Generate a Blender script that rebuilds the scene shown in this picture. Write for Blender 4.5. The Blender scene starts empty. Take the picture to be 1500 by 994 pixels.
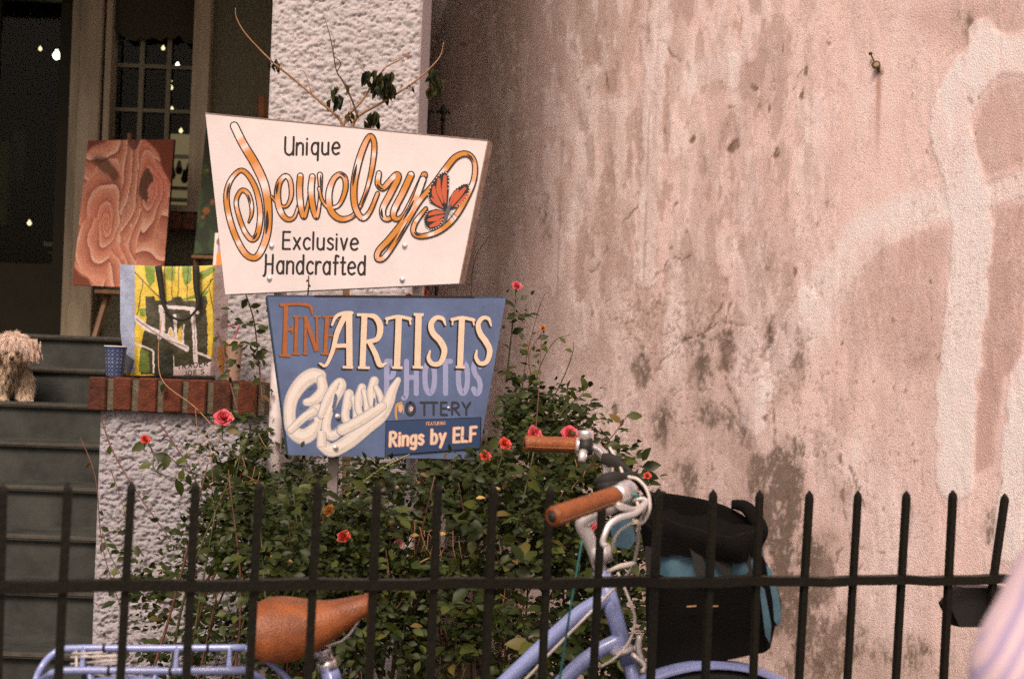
import bpy, math, random
import numpy as np
from mathutils import Vector, Matrix
R = math.radians
random.seed(7)
rng = np.random.default_rng(7)
sc = bpy.context.scene

# ------------------------------------------------------------------ camera, sky, sun, exposure
EYE = 1.22
F = 2083.3                      # focal length in photo pixels (50 mm on 36 mm film, 1500 px wide)
HOR = 565.0                     # photo row of the horizon at the middle column
ROLL = R(2.2)
cam_d = bpy.data.cameras.new("camera")
cam = bpy.data.objects.new("camera", cam_d)
sc.collection.objects.link(cam)
sc.camera = cam
cam_d.lens = 50.0
cam_d.sensor_width = 36.0
cam_d.clip_start = 0.05
cam_d.clip_end = 500
cam_d.shift_y = (HOR - 497.0) / 1500.0
cr_, sr_ = math.cos(ROLL), math.sin(ROLL)
RIGHT = Vector((cr_, 0, sr_)); UP = Vector((-sr_, 0, cr_)); FWD = Vector((0, 1, 0))
cam.matrix_world = Matrix(((RIGHT.x, UP.x, -FWD.x, 0), (RIGHT.y, UP.y, -FWD.y, 0), (RIGHT.z, UP.z, -FWD.z, EYE), (0, 0, 0, 1)))
cam_d.dof.use_dof = True
cam_d.dof.focus_distance = 3.9
cam_d.dof.aperture_fstop = 4.5

world = bpy.data.worlds.new("World")
sc.world = world
world.use_nodes = True
wn = world.node_tree
bg = wn.nodes["Background"]
sky = wn.nodes.new("ShaderNodeTexSky")
sky.sky_type = 'NISHITA'
sky.sun_disc = False
SUN_EL, SUN_AZ = R(50), R(196)      # from behind the camera, a little to its left
sky.sun_elevation = SUN_EL
sky.sun_rotation = SUN_AZ
sky.air_density = 1.0
sky.dust_density = 5.0
sky.ozone_density = 0.6
tint = wn.nodes.new("ShaderNodeMix"); tint.data_type = 'RGBA'; tint.blend_type = 'MULTIPLY'
tint.inputs[0].default_value = 1.0
tint.inputs[7].default_value = (1.0, 0.82, 0.72, 1)     # warm overcast cloud
wn.links.new(sky.outputs[0], tint.inputs[6])
wn.links.new(tint.outputs[2], bg.inputs[0])
bg.inputs[1].default_value = 0.125

sun_d = bpy.data.lights.new("sun", 'SUN')
sun_d.energy = 2.1
sun_d.angle = R(16)
sun_d.color = (1.0, 0.86, 0.76)
sun = bpy.data.objects.new("sun", sun_d)
sc.collection.objects.link(sun)
sdir = Vector((math.sin(SUN_AZ) * math.cos(SUN_EL), math.cos(SUN_AZ) * math.cos(SUN_EL), math.sin(SUN_EL)))
sun.rotation_euler = sdir.to_track_quat('Z', 'Y').to_euler()
sun.location = sdir * 20

sc.view_settings.view_transform = 'Standard'
sc.view_settings.look = 'None'
sc.view_settings.exposure = 0.26
sc.view_settings.gamma = 1.0
sc.render.film_transparent = False
try:
    sc.cycles.max_bounces = 8
    sc.cycles.use_denoising = False
except Exception:
    pass

# ------------------------------------------------------------------ pixel helpers
def W(px, py, Y):
    """point seen at photo pixel (px, py) at distance Y"""
    cx = (px - 750.0) / F; cy = (HOR - py) / F
    d = RIGHT * cx + UP * cy + FWD
    return Vector((0, 0, EYE)) + d * Y
def proj(P):
    """numpy (n,3) -> photo pixels"""
    P = np.asarray(P, float).reshape(-1, 3) - np.array([0, 0, EYE])
    Y = P[:, 1]
    cx = (P[:, 0] * cr_ + P[:, 2] * sr_) / Y; cy = (-P[:, 0] * sr_ + P[:, 2] * cr_) / Y
    return 750 + cx * F, HOR - cy * F
def PX(px, py, Y): return W(px, py, Y).x
def PZ(px, py, Y): return W(px, py, Y).z

# ------------------------------------------------------------------ numpy noise
def _hash(ix, iy, seed):
    h = (ix.astype(np.int64) * 374761393 + iy.astype(np.int64) * 668265263 + seed * 1442695041) & 0x7fffffff
    h = ((h ^ (h >> 13)) * 1274126177) & 0x7fffffff
    return ((h ^ (h >> 16)) & 0xffff) / 65535.0
def vnoise(x, y, seed=0):
    ix = np.floor(x); iy = np.floor(y); fx = x - ix; fy = y - iy
    fx = fx * fx * (3 - 2 * fx); fy = fy * fy * (3 - 2 * fy)
    a = _hash(ix, iy, seed); b = _hash(ix + 1, iy, seed); c = _hash(ix, iy + 1, seed); d = _hash(ix + 1, iy + 1, seed)
    return (a * (1 - fx) + b * fx) * (1 - fy) + (c * (1 - fx) + d * fx) * fy
def fbm(x, y, seed=0, octs=4, gain=.5):
    s = 0; a = 1; t = 0
    for i in range(octs):
        s = s + a * vnoise(x, y, seed + i * 17); t += a; a *= gain; x = x * 2.03 + 11.3; y = y * 2.03 + 5.7
    return s / t
def sstep(a, b, x):
    t = np.clip((x - a) / (b - a), 0, 1)
    return t * t * (3 - 2 * t)
def seg_dist(x, y, pts):
    """distance to a polyline and the parameter (0..1) along it"""
    best = np.full(x.shape, 1e9); par = np.zeros(x.shape)
    n = len(pts) - 1
    for i in range(n):
        ax, ay = pts[i][:2]; bx, by = pts[i + 1][:2]
        dx, dy = bx - ax, by - ay
        t = np.clip(((x - ax) * dx + (y - ay) * dy) / (dx * dx + dy * dy + 1e-9), 0, 1)
        d = np.hypot(x - ax - t * dx, y - ay - t * dy)
        m = d < best
        best = np.where(m, d, best); par = np.where(m, (i + t) / n, par)
    return best, par
def in_poly(x, y, pts):
    c = np.zeros(x.shape, bool); n = len(pts)
    for i in range(n):
        ax, ay = pts[i]; bx, by = pts[(i + 1) % n]
        m = ((ay > y) != (by > y)) & (x < (bx - ax) * (y - ay) / ((by - ay) or 1e-9) + ax)
        c ^= m
    return c
def mixc(c, col, m):
    m = np.asarray(m, float)[..., None]
    return c * (1 - m) + np.asarray(col, float) * m
def s2l(r, g, b):
    f = lambda v: ((v / 255.0 + .055) / 1.055) ** 2.4 if v / 255.0 > .04045 else v / 255.0 / 12.92
    return (f(r), f(g), f(b))

# ------------------------------------------------------------------ materials
MATS = {}
def mat(name, col, rough=.7, metal=0, noise=0, scale=30, bump=0, bscale=None, spec=.5, col2=None, emit=0, coat=0, stretch=(1, 1, 1)):
    if name in MATS: return MATS[name]
    m = bpy.data.materials.new(name); m.use_nodes = True
    nt = m.node_tree; b = nt.nodes["Principled BSDF"]
    b.inputs["Base Color"].default_value = (*col[:3], 1)
    b.inputs["Roughness"].default_value = rough
    b.inputs["Metallic"].default_value = metal
    b.inputs["Specular IOR Level"].default_value = spec
    if coat: b.inputs["Coat Weight"].default_value = coat; b.inputs["Coat Roughness"].default_value = .15
    if emit:
        b.inputs["Emission Color"].default_value = (*col[:3], 1); b.inputs["Emission Strength"].default_value = emit
    tc = nt.nodes.new("ShaderNodeNewGeometry")
    mp = nt.nodes.new("ShaderNodeMapping"); mp.inputs["Scale"].default_value = stretch
    nt.links.new(tc.outputs["Position"], mp.inputs[0])
    if noise or col2:
        n = nt.nodes.new("ShaderNodeTexNoise"); n.inputs["Scale"].default_value = scale; n.inputs["Detail"].default_value = 6
        n.inputs["Roughness"].default_value = .65
        nt.links.new(mp.outputs[0], n.inputs["Vector"])
        r = nt.nodes.new("ShaderNodeValToRGB")
        c2 = col2 or tuple(c * (1 - noise) for c in col[:3])
        r.color_ramp.elements[0].position = .35; r.color_ramp.elements[1].position = .65
        r.color_ramp.elements[0].color = (*c2[:3], 1)
        r.color_ramp.elements[1].color = (*[min(1, c * (1 + noise * .5)) for c in col[:3]], 1)
        nt.links.new(n.outputs[0], r.inputs[0]); nt.links.new(r.outputs[0], b.inputs["Base Color"])
    if bump:
        n2 = nt.nodes.new("ShaderNodeTexNoise"); n2.inputs["Scale"].default_value = bscale or scale; n2.inputs["Detail"].default_value = 5
        nt.links.new(mp.outputs[0], n2.inputs["Vector"])
        bp = nt.nodes.new("ShaderNodeBump"); bp.inputs["Strength"].default_value = bump; bp.inputs["Distance"].default_value = .004
        nt.links.new(n2.outputs[0], bp.inputs["Height"]); nt.links.new(bp.outputs[0], b.inputs["Normal"])
    MATS[name] = m
    return m
def mat_attr(name, rough=.8, bump=.3, bscale=200, grain=.15, gscale=300, spec=.3):
    """base colour from the mesh's colour attribute with fine procedural grain"""
    if name in MATS: return MATS[name]
    m = bpy.data.materials.new(name); m.use_nodes = True
    nt = m.node_tree; b = nt.nodes["Principled BSDF"]
    b.inputs["Roughness"].default_value = rough; b.inputs["Specular IOR Level"].default_value = spec
    a = nt.nodes.new("ShaderNodeAttribute"); a.attribute_name = "col"
    g = nt.nodes.new("ShaderNodeNewGeometry")
    n = nt.nodes.new("ShaderNodeTexNoise"); n.inputs["Scale"].default_value = gscale; n.inputs["Detail"].default_value = 3
    nt.links.new(g.outputs["Position"], n.inputs["Vector"])
    mr = nt.nodes.new("ShaderNodeMapRange"); mr.inputs[1].default_value = .3; mr.inputs[2].default_value = .7
    mr.inputs[3].default_value = 1 - grain; mr.inputs[4].default_value = 1 + grain
    nt.links.new(n.outputs[0], mr.inputs[0])
    mx = nt.nodes.new("ShaderNodeVectorMath"); mx.operation = 'SCALE'
    nt.links.new(a.outputs["Color"], mx.inputs[0]); nt.links.new(mr.outputs[0], mx.inputs["Scale"])
    nt.links.new(mx.outputs[0], b.inputs["Base Color"])
    n2 = nt.nodes.new("ShaderNodeTexNoise"); n2.inputs["Scale"].default_value = bscale; n2.inputs["Detail"].default_value = 5
    nt.links.new(g.outputs["Position"], n2.inputs["Vector"])
    bp = nt.nodes.new("ShaderNodeBump"); bp.inputs["Strength"].default_value = bump; bp.inputs["Distance"].default_value = .003
    nt.links.new(n2.outputs[0], bp.inputs["Height"]); nt.links.new(bp.outputs[0], b.inputs["Normal"])
    MATS[name] = m
    return m
def glass_mat(name, tintc=(.7, .75, .7)):
    if name in MATS: return MATS[name]
    m = bpy.data.materials.new(name); m.use_nodes = True
    nt = m.node_tree
    for n in list(nt.nodes): nt.nodes.remove(n)
    out = nt.nodes.new("ShaderNodeOutputMaterial"); mix = nt.nodes.new("ShaderNodeMixShader")
    t = nt.nodes.new("ShaderNodeBsdfTransparent"); t.inputs[0].default_value = (*tintc, 1)
    g = nt.nodes.new("ShaderNodeBsdfGlossy"); g.inputs["Roughness"].default_value = .03
    fr = nt.nodes.new("ShaderNodeFresnel"); fr.inputs[0].default_value = 1.17
    nt.links.new(fr.outputs[0], mix.inputs[0]); nt.links.new(t.outputs[0], mix.inputs[1]); nt.links.new(g.outputs[0], mix.inputs[2])
    nt.links.new(mix.outputs[0], out.inputs[0])
    MATS[name] = m
    return m
def leaf_mat(name, c1, c2, rough=.48, use_attr=True):
    if name in MATS: return MATS[name]
    m = bpy.data.materials.new(name); m.use_nodes = True
    nt = m.node_tree; b = nt.nodes["Principled BSDF"]
    b.inputs["Roughness"].default_value = rough; b.inputs["Specular IOR Level"].default_value = .28
    r = nt.nodes.new("ShaderNodeValToRGB")
    r.color_ramp.elements[0].color = (*c1, 1); r.color_ramp.elements[1].color = (*c2, 1)
    e = r.color_ramp.elements.new(.9); e.color = (*c2, 1)
    r.color_ramp.elements[-1].color = (.16, .10, .03, 1)
    if use_attr:
        a = nt.nodes.new("ShaderNodeAttribute"); a.attribute_name = "tint"; nt.links.new(a.outputs["Fac"], r.inputs[0])
    else:
        a = nt.nodes.new("ShaderNodeObjectInfo"); nt.links.new(a.outputs["Random"], r.inputs[0])
    nt.links.new(r.outputs[0], b.inputs["Base Color"])
    tr = nt.nodes.new("ShaderNodeBsdfTranslucent"); nt.links.new(r.outputs[0], tr.inputs[0])
    mix = nt.nodes.new("ShaderNodeMixShader"); mix.inputs[0].default_value = .18
    out = nt.nodes["Material Output"]
    nt.links.new(b.outputs[0], mix.inputs[1]); nt.links.new(tr.outputs[0], mix.inputs[2]); nt.links.new(mix.outputs[0], out.inputs[0])
    MATS[name] = m
    return m

# ------------------------------------------------------------------ object helpers
def tag(o, label=None, cat=None, group=None, kind=None):
    if label: o["label"] = label
    if cat: o["category"] = cat
    if group: o["group"] = group
    if kind: o["kind"] = kind
    return o
def empty(name, loc, label, cat, group=None):
    o = bpy.data.objects.new(name, None); sc.collection.objects.link(o)
    o.empty_display_size = .05
    o.location = Vector(loc)
    return tag(o, label, cat, group)
WORLD = {}
def mesh_obj(name, V, Fc, m, parent=None, smooth=False, col=None, tintv=None, kind=None):
    V = np.asarray(V, float).reshape(-1, 3)
    base = np.array([(V[:, 0].min() + V[:, 0].max()) / 2, (V[:, 1].min() + V[:, 1].max()) / 2, V[:, 2].min()])
    me = bpy.data.meshes.new(name)
    if isinstance(Fc, np.ndarray) and Fc.ndim == 2:
        nf, k = Fc.shape
        me.vertices.add(len(V)); me.vertices.foreach_set("co", (V - base).astype(np.float32).ravel())
        me.loops.add(nf * k); me.loops.foreach_set("vertex_index", Fc.astype(np.int32).ravel())
        me.polygons.add(nf)
        me.polygons.foreach_set("loop_start", (np.arange(nf) * k).astype(np.int32))
        me.update(calc_edges=True); me.validate()
    else:
        me.from_pydata((V - base).tolist(), [], [list(map(int, f)) for f in Fc]); me.update()
    if smooth: me.polygons.foreach_set("use_smooth", np.ones(len(me.polygons), bool))
    if col is not None:
        a = me.color_attributes.new("col", 'FLOAT_COLOR', 'POINT')
        c = np.ones((len(V), 4), np.float32); c[:, :3] = np.clip(np.asarray(col).reshape(-1, 3), 0, 1)
        a.data.foreach_set("color", c.ravel())
    if tintv is not None:
        a = me.attributes.new("tint", 'FLOAT', 'POINT'); a.data.foreach_set("value", np.asarray(tintv, np.float32))
    if m is not None: me.materials.append(m)
    o = bpy.data.objects.new(name, me); sc.collection.objects.link(o)
    WORLD[o.name] = base
    if parent is not None:
        o.parent = parent
        p = Vector(WORLD.get(parent.name, parent.location))
        o.location = Vector(base) - p
    else:
        o.location = Vector(base)
    if kind: o["kind"] = kind
    return o
def crv(pts, n=6):
    """Catmull-Rom through points of any dimension"""
    P = np.array([list(p) for p in pts], float)
    if len(P) < 3: return P if len(P) < 2 else np.array([P[0] + (P[1] - P[0]) * t for t in np.linspace(0, 1, n + 1)])
    Q = np.vstack([2 * P[0] - P[1], P, 2 * P[-1] - P[-2]])
    out = []
    for i in range(len(P) - 1):
        a, b, c, d = Q[i:i + 4]
        for t in np.linspace(0, 1, n, endpoint=False):
            out.append(.5 * ((2 * b) + (-a + c) * t + (2 * a - 5 * b + 4 * c - d) * t * t + (-a + 3 * b - 3 * c + d) * t ** 3))
    out.append(P[-1])
    return np.array(out)
class MB:
    def __init__(s): s.v = []; s.f = []
    def add(s, V, Fc):
        n = len(s.v); s.v.extend([tuple(map(float, p)) for p in V]); s.f.extend([tuple(int(i) + n for i in f) for f in Fc])
    def box(s, x0, x1, y0, y1, z0, z1, bev=0):
        if x0 > x1: x0, x1 = x1, x0
        if y0 > y1: y0, y1 = y1, y0
        if z0 > z1: z0, z1 = z1, z0
        if bev <= 0:
            V = [(x, y, z) for z in (z0, z1) for y in (y0, y1) for x in (x0, x1)]
            s.add(V, [(0, 2, 3, 1), (4, 5, 7, 6), (0, 1, 5, 4), (2, 6, 7, 3), (0, 4, 6, 2), (1, 3, 7, 5)])
        else:
            b = bev; V = []; 
            C = [(x0, y0), (x1, y0), (x1, y1), (x0, y1)]; sg = [(1, 1), (-1, 1), (-1, -1), (1, -1)]
            def ring(z, i):
                r = []
                for (x, y), (sx, sy) in zip(C, sg):
                    if (sx, sy) in ((1, 1), (-1, -1)): r += [(x + sx * i, y + sy * (i + b), z), (x + sx * (i + b), y + sy * i, z)]
                    else: r += [(x + sx * (i + b), y + sy * i, z), (x + sx * i, y + sy * (i + b), z)]
                return r
            for z, i in ((z0, b), (z0 + b, 0), (z1 - b, 0), (z1, b)): V += ring(z, i)
            Fc = [tuple(range(7, -1, -1)), tuple(range(24, 32))]
            for k in range(3):
                for j in range(8): Fc.append((k * 8 + j, k * 8 + (j + 1) % 8, (k + 1) * 8 + (j + 1) % 8, (k + 1) * 8 + j))
            s.add(V, Fc)
        return s
    def tube(s, pts, r, n=10, cap=True, smooth=0, flat=1.0):
        P = np.array([list(p)[:3] for p in pts], float)
        rr = np.full(len(P), r, float) if np.isscalar(r) else np.array(r, float)
        if smooth and len(P) > 2:
            Q = crv(np.hstack([P, rr[:, None]]), smooth); P = Q[:, :3]; rr = np.maximum(Q[:, 3], 1e-5)
        T = np.gradient(P, axis=0); T /= np.linalg.norm(T, axis=1)[:, None] + 1e-12
        up = np.array([0, 0, 1.]) if abs(T[0][2]) < .9 else np.array([0, 1., 0])
        u = np.cross(T[0], up); u /= np.linalg.norm(u)
        V = []
        for i in range(len(P)):
            u = u - T[i] * np.dot(u, T[i]); u /= np.linalg.norm(u) + 1e-12
            w = np.cross(T[i], u)
            for k in range(n):
                a = 2 * math.pi * k / n
                V.append(P[i] + (u * math.cos(a) * flat + w * math.sin(a)) * rr[i])
        Fc = [(i * n + k, i * n + (k + 1) % n, (i + 1) * n + (k + 1) % n, (i + 1) * n + k) for i in range(len(P) - 1) for k in range(n)]
        if cap: Fc += [tuple(range(n - 1, -1, -1)), tuple((len(P) - 1) * n + k for k in range(n))]
        s.add(V, Fc); return s
    def lathe(s, c, prof, n=20, axis=(0, 0, 1)):
        ax = Vector(axis).normalized(); q = ax.to_track_quat('Z', 'Y')
        V = []
        for (r, z) in prof:
            for k in range(n):
                a = 2 * math.pi * k / n
                V.append(Vector(c) + q @ Vector((r * math.cos(a), r * math.sin(a), z)))
        Fc = [(i * n + k, i * n + (k + 1) % n, (i + 1) * n + (k + 1) % n, (i + 1) * n + k) for i in range(len(prof) - 1) for k in range(n)]
        Fc += [tuple(range(n - 1, -1, -1)), tuple((len(prof) - 1) * n + k for k in range(n))]
        s.add(V, Fc); return s
    def prism(s, pts, vec):
        """closed polygon (3D points) pushed along vec"""
        n = len(pts); v = Vector(vec)
        V = [Vector(p) for p in pts] + [Vector(p) + v for p in pts]
        Fc = [tuple(range(n)), tuple(range(2 * n - 1, n - 1, -1))] + [(i, n + i, n + (i + 1) % n, (i + 1) % n) for i in range(n)]
        s.add(V, Fc); return s
    def build(s, name, m, parent=None, smooth=False, kind=None):
        return mesh_obj(name, s.v, s.f, m, parent, smooth, kind=kind)
def grid_faces(nr, nc):
    i = np.arange(nr - 1)[:, None]; j = np.arange(nc - 1)[None, :]
    a = i * nc + j
    return np.stack([a, a + 1, a + nc + 1, a + nc], -1).reshape(-1, 4)
def smooth_by_angle(o, ang=40):
    me = o.data
    me.polygons.foreach_set("use_smooth", np.ones(len(me.polygons), bool))
    import bmesh
    bm = bmesh.new(); bm.from_mesh(me)
    for e in bm.edges:
        if len(e.link_faces) == 2 and e.calc_face_angle(0) > R(ang): e.smooth = False
    bm.to_mesh(me); bm.free()
    return o
def organic(name, balls, m, parent=None, res=.02):
    """one continuous mesh blended from balls ((x,y,z), r)"""
    mb = bpy.data.metaballs.new("tmp"); mb.resolution = res; mb.render_resolution = res; mb.threshold = .6
    for p, r in balls:
        e = mb.elements.new(); e.co = p; e.radius = r * 1.35; e.stiffness = 2.0
    ob = bpy.data.objects.new("tmpmeta", mb); sc.collection.objects.link(ob)
    dg = bpy.context.evaluated_depsgraph_get(); dg.update()
    me = bpy.data.meshes.new_from_object(ob.evaluated_get(dg))
    V = np.zeros(len(me.vertices) * 3); me.vertices.foreach_get("co", V)
    Fc = [tuple(p.vertices) for p in me.polygons]
    bpy.data.objects.remove(ob); bpy.data.meshes.remove(me); bpy.data.metaballs.remove(mb)
    return mesh_obj(name, V.reshape(-1, 3), Fc, m, parent, True)
def chain(a, b, ra, rb, step=.35):
    a = Vector(a); b = Vector(b); L = (b - a).length; n = max(2, int(L / (min(ra, rb) * step)) + 1)
    return [(a.lerp(b, i / (n - 1)), ra + (rb - ra) * i / (n - 1)) for i in range(n)]

# stucco: a displaced grid on an axis-aligned rectangle with returns on the sides
def stucco_grid(x0, x1, z0, z1, y, step, amp, seed, fs=38.):
    nc = max(2, int((x1 - x0) / step)); nr = max(2, int((z1 - z0) / step))
    xs = np.linspace(x0, x1, nc); zs = np.linspace(z0, z1, nr)
    X, Z = np.meshgrid(xs, zs)
    wx = fbm(X * 50, Z * 50, seed + 3, 2); wz = fbm(X * 50 + 9, Z * 50, seed + 4, 2)
    fs = fs * 3.3
    a = fbm(X * fs * .8 + wx * 1.2, Z * fs * 1.05 + wz * 1.2, seed, 4, .6)
    a2 = fbm(X * fs * .45 + 7, Z * fs * .6, seed + 2, 2)
    rid = sstep(.22, .62, a) * 1.3 - .5 + (a2 - .5) * 1.1
    b = fbm(X * 9, Z * 9, seed + 8, 2)
    d = amp * (rid * .62 + (b - .5) * .7 + fbm(X * 190, Z * 190, seed + 5, 2) * .45)
    edge = np.minimum(np.minimum(X - x0, x1 - X), .012) / .012
    Y = y - d * (.3 + .7 * edge) + (1 - edge) ** 2 * .006
    return np.stack([X, Y, Z], -1).reshape(-1, 3), grid_faces(nr, nc), d.ravel() / amp

# ------------------------------------------------------------------ shared materials
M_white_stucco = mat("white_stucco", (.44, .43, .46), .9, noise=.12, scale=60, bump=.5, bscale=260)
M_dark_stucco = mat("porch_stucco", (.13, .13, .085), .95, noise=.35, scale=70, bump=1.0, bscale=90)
M_trim = mat("cream_painted_wood", (.34, .29, .20), .6, noise=.35, scale=12, stretch=(1, 1, .15), bump=.2, bscale=60)
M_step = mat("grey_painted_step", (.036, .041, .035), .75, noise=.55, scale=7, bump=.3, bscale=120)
M_nose = mat("worn_step_edge", (.075, .062, .045), .8, noise=.4, scale=30)
M_iron = mat("black_iron", (.0052, .0047, .0028), .5, noise=.5, scale=60, bump=.45, bscale=120, col2=(.010, .009, .005), spec=.25)
M_brick = mat("red_brick", (.125, .030, .011), .9, noise=.45, scale=40, bump=1.0, bscale=150)
M_mortar = mat("mortar", (.13, .11, .075), .95, noise=.4, scale=60, bump=1.0, bscale=200)
M_soil = mat("soil", (.035, .026, .018), .95, noise=.5, scale=14, bump=1, bscale=40)
M_pave = mat("pavement_concrete", (.26, .24, .22), .9, noise=.25, scale=5, bump=.4, bscale=90)
M_wood = mat("varnished_wood", (.17, .085, .03), .55, noise=.4, scale=20, stretch=(1, 1, .2))
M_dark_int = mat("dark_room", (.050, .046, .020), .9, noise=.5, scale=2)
M_chrome = mat("chrome", (.92, .88, .87), .30, metal=.9)
M_alu = mat("brushed_aluminium", (.82, .78, .77), .45, metal=.75)
M_lav = mat("lavender_enamel", (.26, .32, .61), .3, noise=.08, scale=8, coat=.6)
M_leather = mat("brown_leather", (.27, .082, .022), .36, noise=.5, scale=16, bump=.5, bscale=300, col2=(.15, .040, .012))
M_black = mat("black_fabric", (.006, .0055, .005), .95, bump=.9, bscale=260, spec=.12)
M_rubber = mat("black_rubber", (.012, .012, .012), .6)
M_blue_nylon = mat("light_blue_nylon", (.075, .165, .225), .6, noise=.25, scale=30)
M_cable = mat("white_cable", (.62, .57, .52), .45)

# ------------------------------------------------------------------ the setting: ground, pavement
mesh_obj("ground", [(-60, -60, -.02), (60, -60, -.02), (60, 60, -.02), (-60, 60, -.02)], [(0, 1, 2, 3)], M_soil, kind="structure")
pv = MB(); pv.box(-12, 8, -3.5, 1.95, -.01, .0); o = pv.build("pavement", M_pave, kind="structure")
bd = MB(); bd.add([(-1.6, 1.96, .004), (2.2, 2.2, .004), (2.2, 4.4, .004), (-1.6, 4.4, .004)], [(0, 1, 2, 3)]); bd.build("garden_bed", M_soil, kind="structure")

# ------------------------------------------------------------------ stained side wall on the right
WA = np.array([1.62, 3.60]); WD = np.array([-.50, .866]); WD = WD / np.linalg.norm(WD)
def wall_color():
    # columns: equal steps across the picture, then the far end behind the column
    def s_at(px):
        k = (px - 750) / F
        return (k * WA[1] - WA[0]) / (WD[0] - k * WD[1])
    pxs = np.concatenate([np.linspace(1640, 560, 500)])
    S = np.array([s_at(p) for p in pxs])
    S = S[np.isfinite(S)]
    S = np.concatenate([[S[0] - 1.2, S[0] - .5], S, [S[-1] + 1.0]])
    Z = np.concatenate([np.linspace(.0, .3, 8, endpoint=False), np.linspace(.3, 3.9, 520), [4.5, 5.2]])
    SS, ZZ = np.meshgrid(S, Z)
    P = np.stack([WA[0] + WD[0] * SS, WA[1] + WD[1] * SS, ZZ], -1)
    px, py = proj(P); px = px.reshape(SS.shape); py = py.reshape(SS.shape)
    wx = px + (fbm(SS * 5, ZZ * 5, 31, 4) - .5) * 26; wy = py + (fbm(SS * 5, ZZ * 5, 47, 4) - .5) * 26
    fx = px + (fbm(SS * 22, ZZ * 22, 51, 3) - .5) * 14 ; fy = py + (fbm(SS * 22, ZZ * 22, 57, 3) - .5) * 14
    ux = px + (px * .0) ; 
    wood = fbm(px / 11, py / 240, 5, 4)              # vertical wash streaks
    wood2 = fbm(px / 34 + wx * .004, py / 330, 9, 3)
    spk = fbm(px / 5, py / 9, 77, 3)
    big = fbm(px / 110, py / 130, 15, 4)
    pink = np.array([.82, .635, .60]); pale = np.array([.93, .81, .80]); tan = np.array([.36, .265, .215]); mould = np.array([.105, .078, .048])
    c = np.ones(px.shape + (3,)) * pink
    c *= (1 + (big - .5) * .30 + (wood - .5) * .16 + (wood2 - .5) * .14 + (spk - .5) * .12)[..., None]
    c = mixc(c, (.80, .65, .62), sstep(.48, .75, fbm(px / 60, py / 90, 91, 4)) * .5)
    lift = np.zeros(px.shape)
    # brown hanging streaks plus painted-in alley shade towards the alley end of the wall
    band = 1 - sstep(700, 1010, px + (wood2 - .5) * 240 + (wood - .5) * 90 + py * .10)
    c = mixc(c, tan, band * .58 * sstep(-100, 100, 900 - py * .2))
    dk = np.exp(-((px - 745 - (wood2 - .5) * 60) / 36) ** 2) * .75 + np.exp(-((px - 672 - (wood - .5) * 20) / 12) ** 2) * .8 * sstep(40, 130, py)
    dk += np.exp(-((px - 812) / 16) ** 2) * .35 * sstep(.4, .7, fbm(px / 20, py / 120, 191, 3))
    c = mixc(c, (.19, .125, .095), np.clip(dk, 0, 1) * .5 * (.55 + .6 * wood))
    # pale drips at the top left of the wall
    for (a, b, w, L, s) in ((652, 660, 5, 95, .8), (690, 0, 4, 60, .5), (664, 0, 6, 130, .45), (632, 0, 10, 60, .5), (716, 0, 4, 110, .35)):
        d = np.abs(px - a - (fbm(py / 40, py * 0, 3, 2) - .5) * 6)
        c = mixc(c, (.55, .47, .46), (1 - sstep(w * .4, w, d)) * (1 - sstep(L * .5, L * 1.2, py)) * s)
    # lower left grows pale and dusty again
    low = sstep(330, 560, py + (big - .5) * 200) * sstep(760, 830, px) * (1 - sstep(1080, 1240, px))
    c = mixc(c, (.55, .44, .42), low * .5)
    # brushed over patches of thick paler paint
    light = [([(968, -20), (966, 60), (956, 150), (955, 250), (948, 330), (944, 408)], 15, 1.0, 0),
             ([(1006, -20), (975, 20), (945, 35)], 9, .7, 0),
             ([(865, -20), (862, 50), (852, 68)], 8, .45, 0),
             ([(880, 95), (856, 120), (848, 200), (846, 300), (838, 345)], 12, .55, 1),
             ([(1060, 90), (985, 125), (930, 150)], 24, .55, 1),
             ([(1010, 60), (1010, 190), (1000, 340), (985, 440)], 22, .35, 1),
             ([(1002, 395), (990, 460), (990, 560)], 18, .6, 1),
             ([(1074, 85), (1075, 120)], 9, .7, 0),
             ([(1195, 150), (1190, 210), (1175, 270)], 22, .35, 1),
             ([(1440, 45), (1440, 75)], 19, 1.0, 0),
             ([(1500, 80), (1455, 75), (1430, 100)], 30, .9, 0),
             ([(1432, 95), (1398, 150), (1392, 190), (1412, 250), (1426, 330), (1416, 450), (1402, 570), (1400, 700)], 29, 1.0, 0),
             ([(1400, 300), (1330, 312), (1262, 345), (1220, 410), (1190, 470), (1150, 520)], 34, .75, 1),
             ([(1180, 440), (1160, 480), (1140, 530), (1118, 570)], 18, .95, 0),
             ([(1440, 282), (1520, 262)], 22, .8, 0), ([(1500, 545), (1492, 650), (1478, 800)], 22, .9, 0),
             ([(1090, 500), (1096, 560), (1100, 620)], 22, .8, 0),
             ([(1060, 360), (1090, 380), (1105, 430), (1090, 470)], 22, .5, 1),
             ([(1230, 680), (1290, 760), (1290, 900)], 60, .5, 1),
             ([(900, 480), (900, 620), (880, 800)], 50, .45, 1)]
    for pts, w, k, soft in light:
        d, _ = seg_dist(fx if not soft else wx, fy if not soft else wy, pts)
        m = 1 - (sstep(w - 2, w + 2.5, d) if not soft else sstep(w * .4, w * 1.3, d))
        c = mixc(c, pale * (1 + (big[..., None] - .5) * .1 + (spk[..., None] - .5) * .06), m * k * (.8 + .2 * wood))
        lift += m * k * (0 if soft else 1)
    # ragged thin coats with crisp torn edges, hanging downwards
    tn = fbm(px / 26 + wx * .01, py / 95, 611, 5, .55); tn2 = fbm(px / 16, py / 60, 617, 5, .55)
    up = sstep(760, 860, px) * (1 - sstep(420, 640, py)) * (1 - sstep(1100, 1250, px))
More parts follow.
